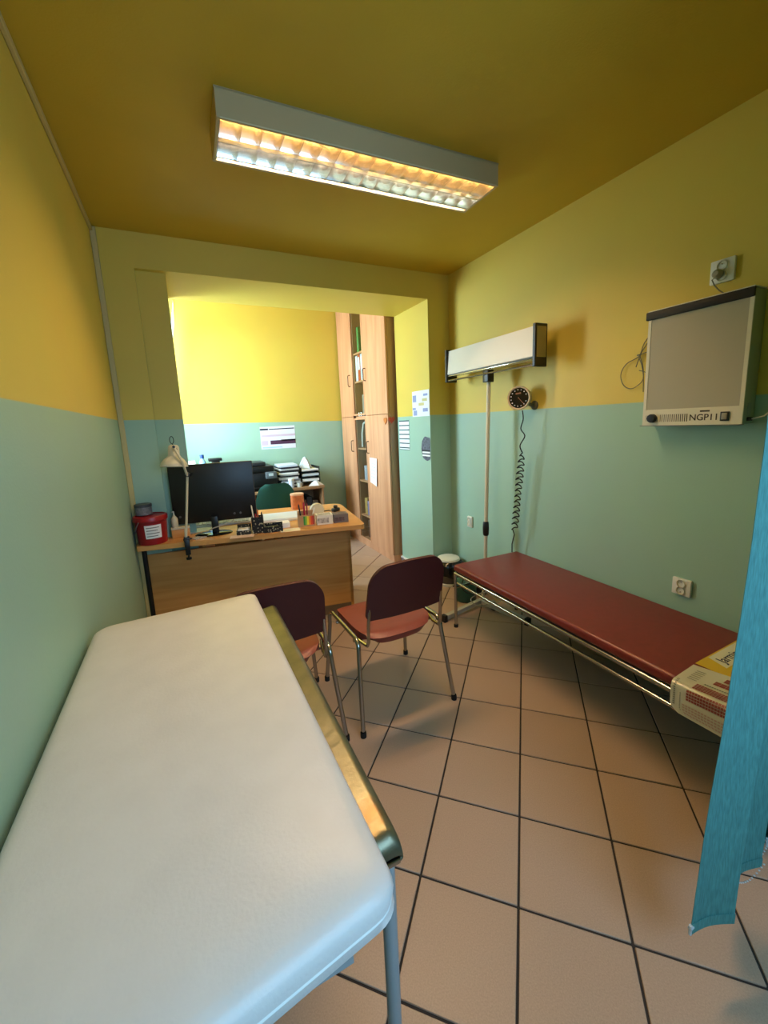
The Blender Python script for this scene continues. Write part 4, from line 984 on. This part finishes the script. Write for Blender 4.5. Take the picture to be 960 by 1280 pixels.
# ------------------------------------------------------------------ pedal bin in the corner
bn = thing('pedal_bin', 'small round pedal bin with a white lid and black liner in the far right corner', 'bin', (2.028, 2.905, 0))
B(bn).lathe([(0, 0), (.098, 0), (.1, .006), (.1, .022), (.094, .026)], 30).build('base_ring', WHITE)
B(bn).lathe([(.092, .026), (.094, .03), (.1, .2), (.1, .215)], 30).build('bin_body', mat('dark_steel_bin', (92, 92, 92), .3, .8))
def liner(a, c):
    an = 2*PI*a; r_ = .122+.005*math.sin(7*an)+.003*math.sin(17*an)+.008*math.sin(PI*c)
    return ((r_ if c > 0 else .1)*math.cos(an), (r_ if c > 0 else .1)*math.sin(an), .225-.135*c-.02*math.sin(3*an)*c)
B(bn).surf(liner, 60, 5).build('bin_liner', mat('black_liner', (16, 16, 18), .25))
B(bn).lathe([(.098, .222), (.101, .228), (.096, .243), (.07, .254), (0, .258)], 30).build('lid', WHITE)
B(bn).box(-.03, .03, -.125, -.098, .006, .018, .004).build('pedal', BLACK)

# ------------------------------------------------------------------ charts draped over the foot of the couch
CT = .4635
p_bend = on(846, 852, 2, CT)
cs = thing('laminated_chart', 'laminated white chart with red tables draped over the foot end of the red couch', 'chart', (1.75, .66, CT), world=True)
LAM = mat('laminated_sheet', (206, 200, 180), .22)
bx = 1.552
def csurf(u_, v_, d=0.):
    """u: 0 at hanging edge .. 1 on the couch towards the wall; v: 0 far .. 1 near"""
    s = u_*(.27+.07*v_); y = .775-.26*v_ + .02*(u_)
    hang = .085
    y += .0
    r_ = .025
    if s < hang: x, z = bx-r_-.008*(1-s/hang)-d, CT-r_-(hang-s)
    elif s < hang+r_*PI/2:
        a = (s-hang)/r_; x, z = bx-(r_+d)*math.cos(a), CT-r_+(r_+d)*math.sin(a)
    else: x, z = bx+(s-hang-r_*PI/2), CT+d
    z += .0015
    cut = max(0, .10-u_)/.10; y -= .03*cut*cut*(1-v_)
    return (x, y, z+.001)
B(cs).surf(lambda a, c: csurf(a, 1-c), 40, 6, .0008).build('sheet', LAM)
RI, GI = mat('brick_red_print', (150, 72, 66), .35), mat('grey_print', (120, 120, 108), .5)
RI2 = mat('pale_red_print', (186, 150, 138), .4)
def patch(b, u0, u1, v0, v1): b.surf(lambda a, c: csurf(u0+(u1-u0)*a, v1+(v0-v1)*c, .0012), max(2, int((u1-u0)*60)), 1)
def table(nm, u0, u1, v0, v1, nr, ncol, m, gap=.25):
    b = B(cs)
    for i in range(nr):
        for j in range(ncol):
            du, dv = (u1-u0)/nr, (v1-v0)/ncol
            patch(b, u0+i*du, u0+(i+1-gap)*du, v0+j*dv, v0+(j+1-gap*.6)*dv)
    o = b.build(nm, m); o['kind'] = 'stuff'
table('pale_table', .04, .17, .16, 1, 4, 22, RI2, .45)
table('red_table', .22, .36, .20, 1, 4, 24, RI, .22); table('red_table', .40, .54, .24, 1, 4, 24, RI, .22)
table('text_lines', .575, .61, .30, 1, 1, 26, GI, .35)
table('red_table', .66, .76, .36, 1, 2, 10, RI, .08); table('red_table', .79, .90, .42, 1, 2, 10, RI, .08)
table('text_column', .10, .50, .035, .075, 14, 1, GI, .5); table('text_column', .06, .3, .12, .14, 12, 1, GI, .5); table('text_lines', .58, .90, .10, .30, 6, 1, GI, .75)
ys = thing('yellow_chart', 'yellow and cream poster lying flat on the red couch beside the wall', 'chart', (1.9, .8, CT), world=True)
YP = mat('yellow_print', (214, 178, 40), .4); CRM = mat('cream_print', (222, 216, 190), .4); BRN = mat('brown_print', (112, 84, 44), .5, noise=.5, scale=40)
q0, q1 = on(869, 829, 2, CT), on(929, 796, 2, CT)
e1 = (q1-q0); e1.z = 0; L1 = e1.length; e1 = e1.normalized(); e2 = Vector((e1.y, -e1.x, 0))
def ysf(a, c, d=0): 
    q = q0+e1*(a*(L1+.04))+e2*(c*.30); return (q.x, q.y, CT+.0008+d)
B(ys).surf(lambda a, c: ysf(a, c), 4, 4, -.0008).build('sheet', YP)
B(ys).surf(lambda a, c: ysf(.20+.78*a-.06*c, .02+.24*c, .0003), 4, 4).build('cream_panel', CRM)
B(ys).surf(lambda a, c: ysf(.25+.6*a, .36+.14*c+.03*math.sin(9*a), .0004), 8, 2).build('brown_picture', BRN)
X_ = Matrix.Translation(-Vector(WORLD[ys.name])) @ Matrix(((e1.x, -e2.x, 0, 0), (e1.y, -e2.y, 0, 0), (0, 0, 1, 0), (0, 0, 0, 1)))
pt_ = Vector(ysf(.215, .20, .0007))
text_mesh('lettering', 'Jarmin', .05, mat('navy_print', (40, 44, 70), .5), ys, Matrix.Translation(-Vector(WORLD[ys.name])) @ Matrix(((e1.x, -e2.x, 0, pt_.x), (e1.y, -e2.y, 0, pt_.y), (0, 0, 1, pt_.z), (0, 0, 0, 1))), .0002)

# ------------------------------------------------------------------ teal vertical blind (right foreground)
vb2 = thing('vertical_blind', 'teal fabric vertical blind hanging from the ceiling beside the foot of the red couch', 'blind', (1.2, .43, 0), world=True)
B(vb2).box(1.0, 2.14, .405, .455, ZC-.045, ZC-.0005, .004).build('track', WHITE)
edge = [(863, 1168), (868, 1130), (877, 1070), (886, 1010), (897, 950), (904, 915), (912, 860), (922, 800), (931, 740), (940, 680), (950, 600), (957, 550)]
EP = [on(x, y, 1, .43) for x, y in edge]
EP.append(Vector((EP[-1].x+.006, .43, 2.55)))
def ex(z):
    for a, c in zip(EP, EP[1:]):
        if a.z <= z <= c.z: return a.x+(c.x-a.x)*(z-a.z)/(c.z-a.z)
    return EP[0].x if z < EP[0].z else EP[-1].x
zbot = EP[0].z
SW = .127
for k in range(9):
    def slat(a, c, k=k):
        z = zbot+(0.0 if k == 0 else .012)+c*(ZC-.06-zbot)
        x0_ = ex(z) + k*.105
        ang_ = (-.30 + (.0, .75, .15, .3, .2, .3, .25, .3, .2)[k]) * (1-c*.6)
        bow = .008*math.sin(PI*a)
        return (x0_+SW*a*math.cos(ang_)+.0, .43+SW*a*math.sin(ang_)+bow+.006*(k % 2)+.012*(k > 0), z)
    sl = B(vb2).surf(slat, 8, 24, .0012).build('slat', TEALF)
    pa, pc = Vector(slat(0, 0)), Vector(slat(1, 0))
    B(vb2).tube([pa+Vector((-.003, 0, .003)), pa+Vector((-.003, 0, .03))], .004, 8).tube([pa+Vector((-.006, 0, .022)), pa+Vector((.006, 0, .022))], .005, 8).build('bottom_weight_clip', mat('clear_clip', (206, 212, 216), .25), sl)
    B(vb2).surf(lambda a, c, k=k: tuple(Vector(slat(a, 0))+Vector((0, -.0022, .001+c*.03))), 8, 1, .0015).build('hem', TEALF, sl)
    if k:
        A_, C_ = Vector(slat(0, 0))+Vector((0, 0, .015)), Vector(slat(1, 0))+Vector((0, 0, .015))
        b = B(vb2)
        for q in range(15):
            p = A_.lerp(C_, q/14); p.z -= .03*math.sin(PI*q/14)
            b.lathe([(0, -.003), (.003, 0), (0, .003)], 6, M=TR(p.x, p.y-.006, p.z))
        b.build('bead_chain', mat('clear_clip', (206, 212, 216), .25))
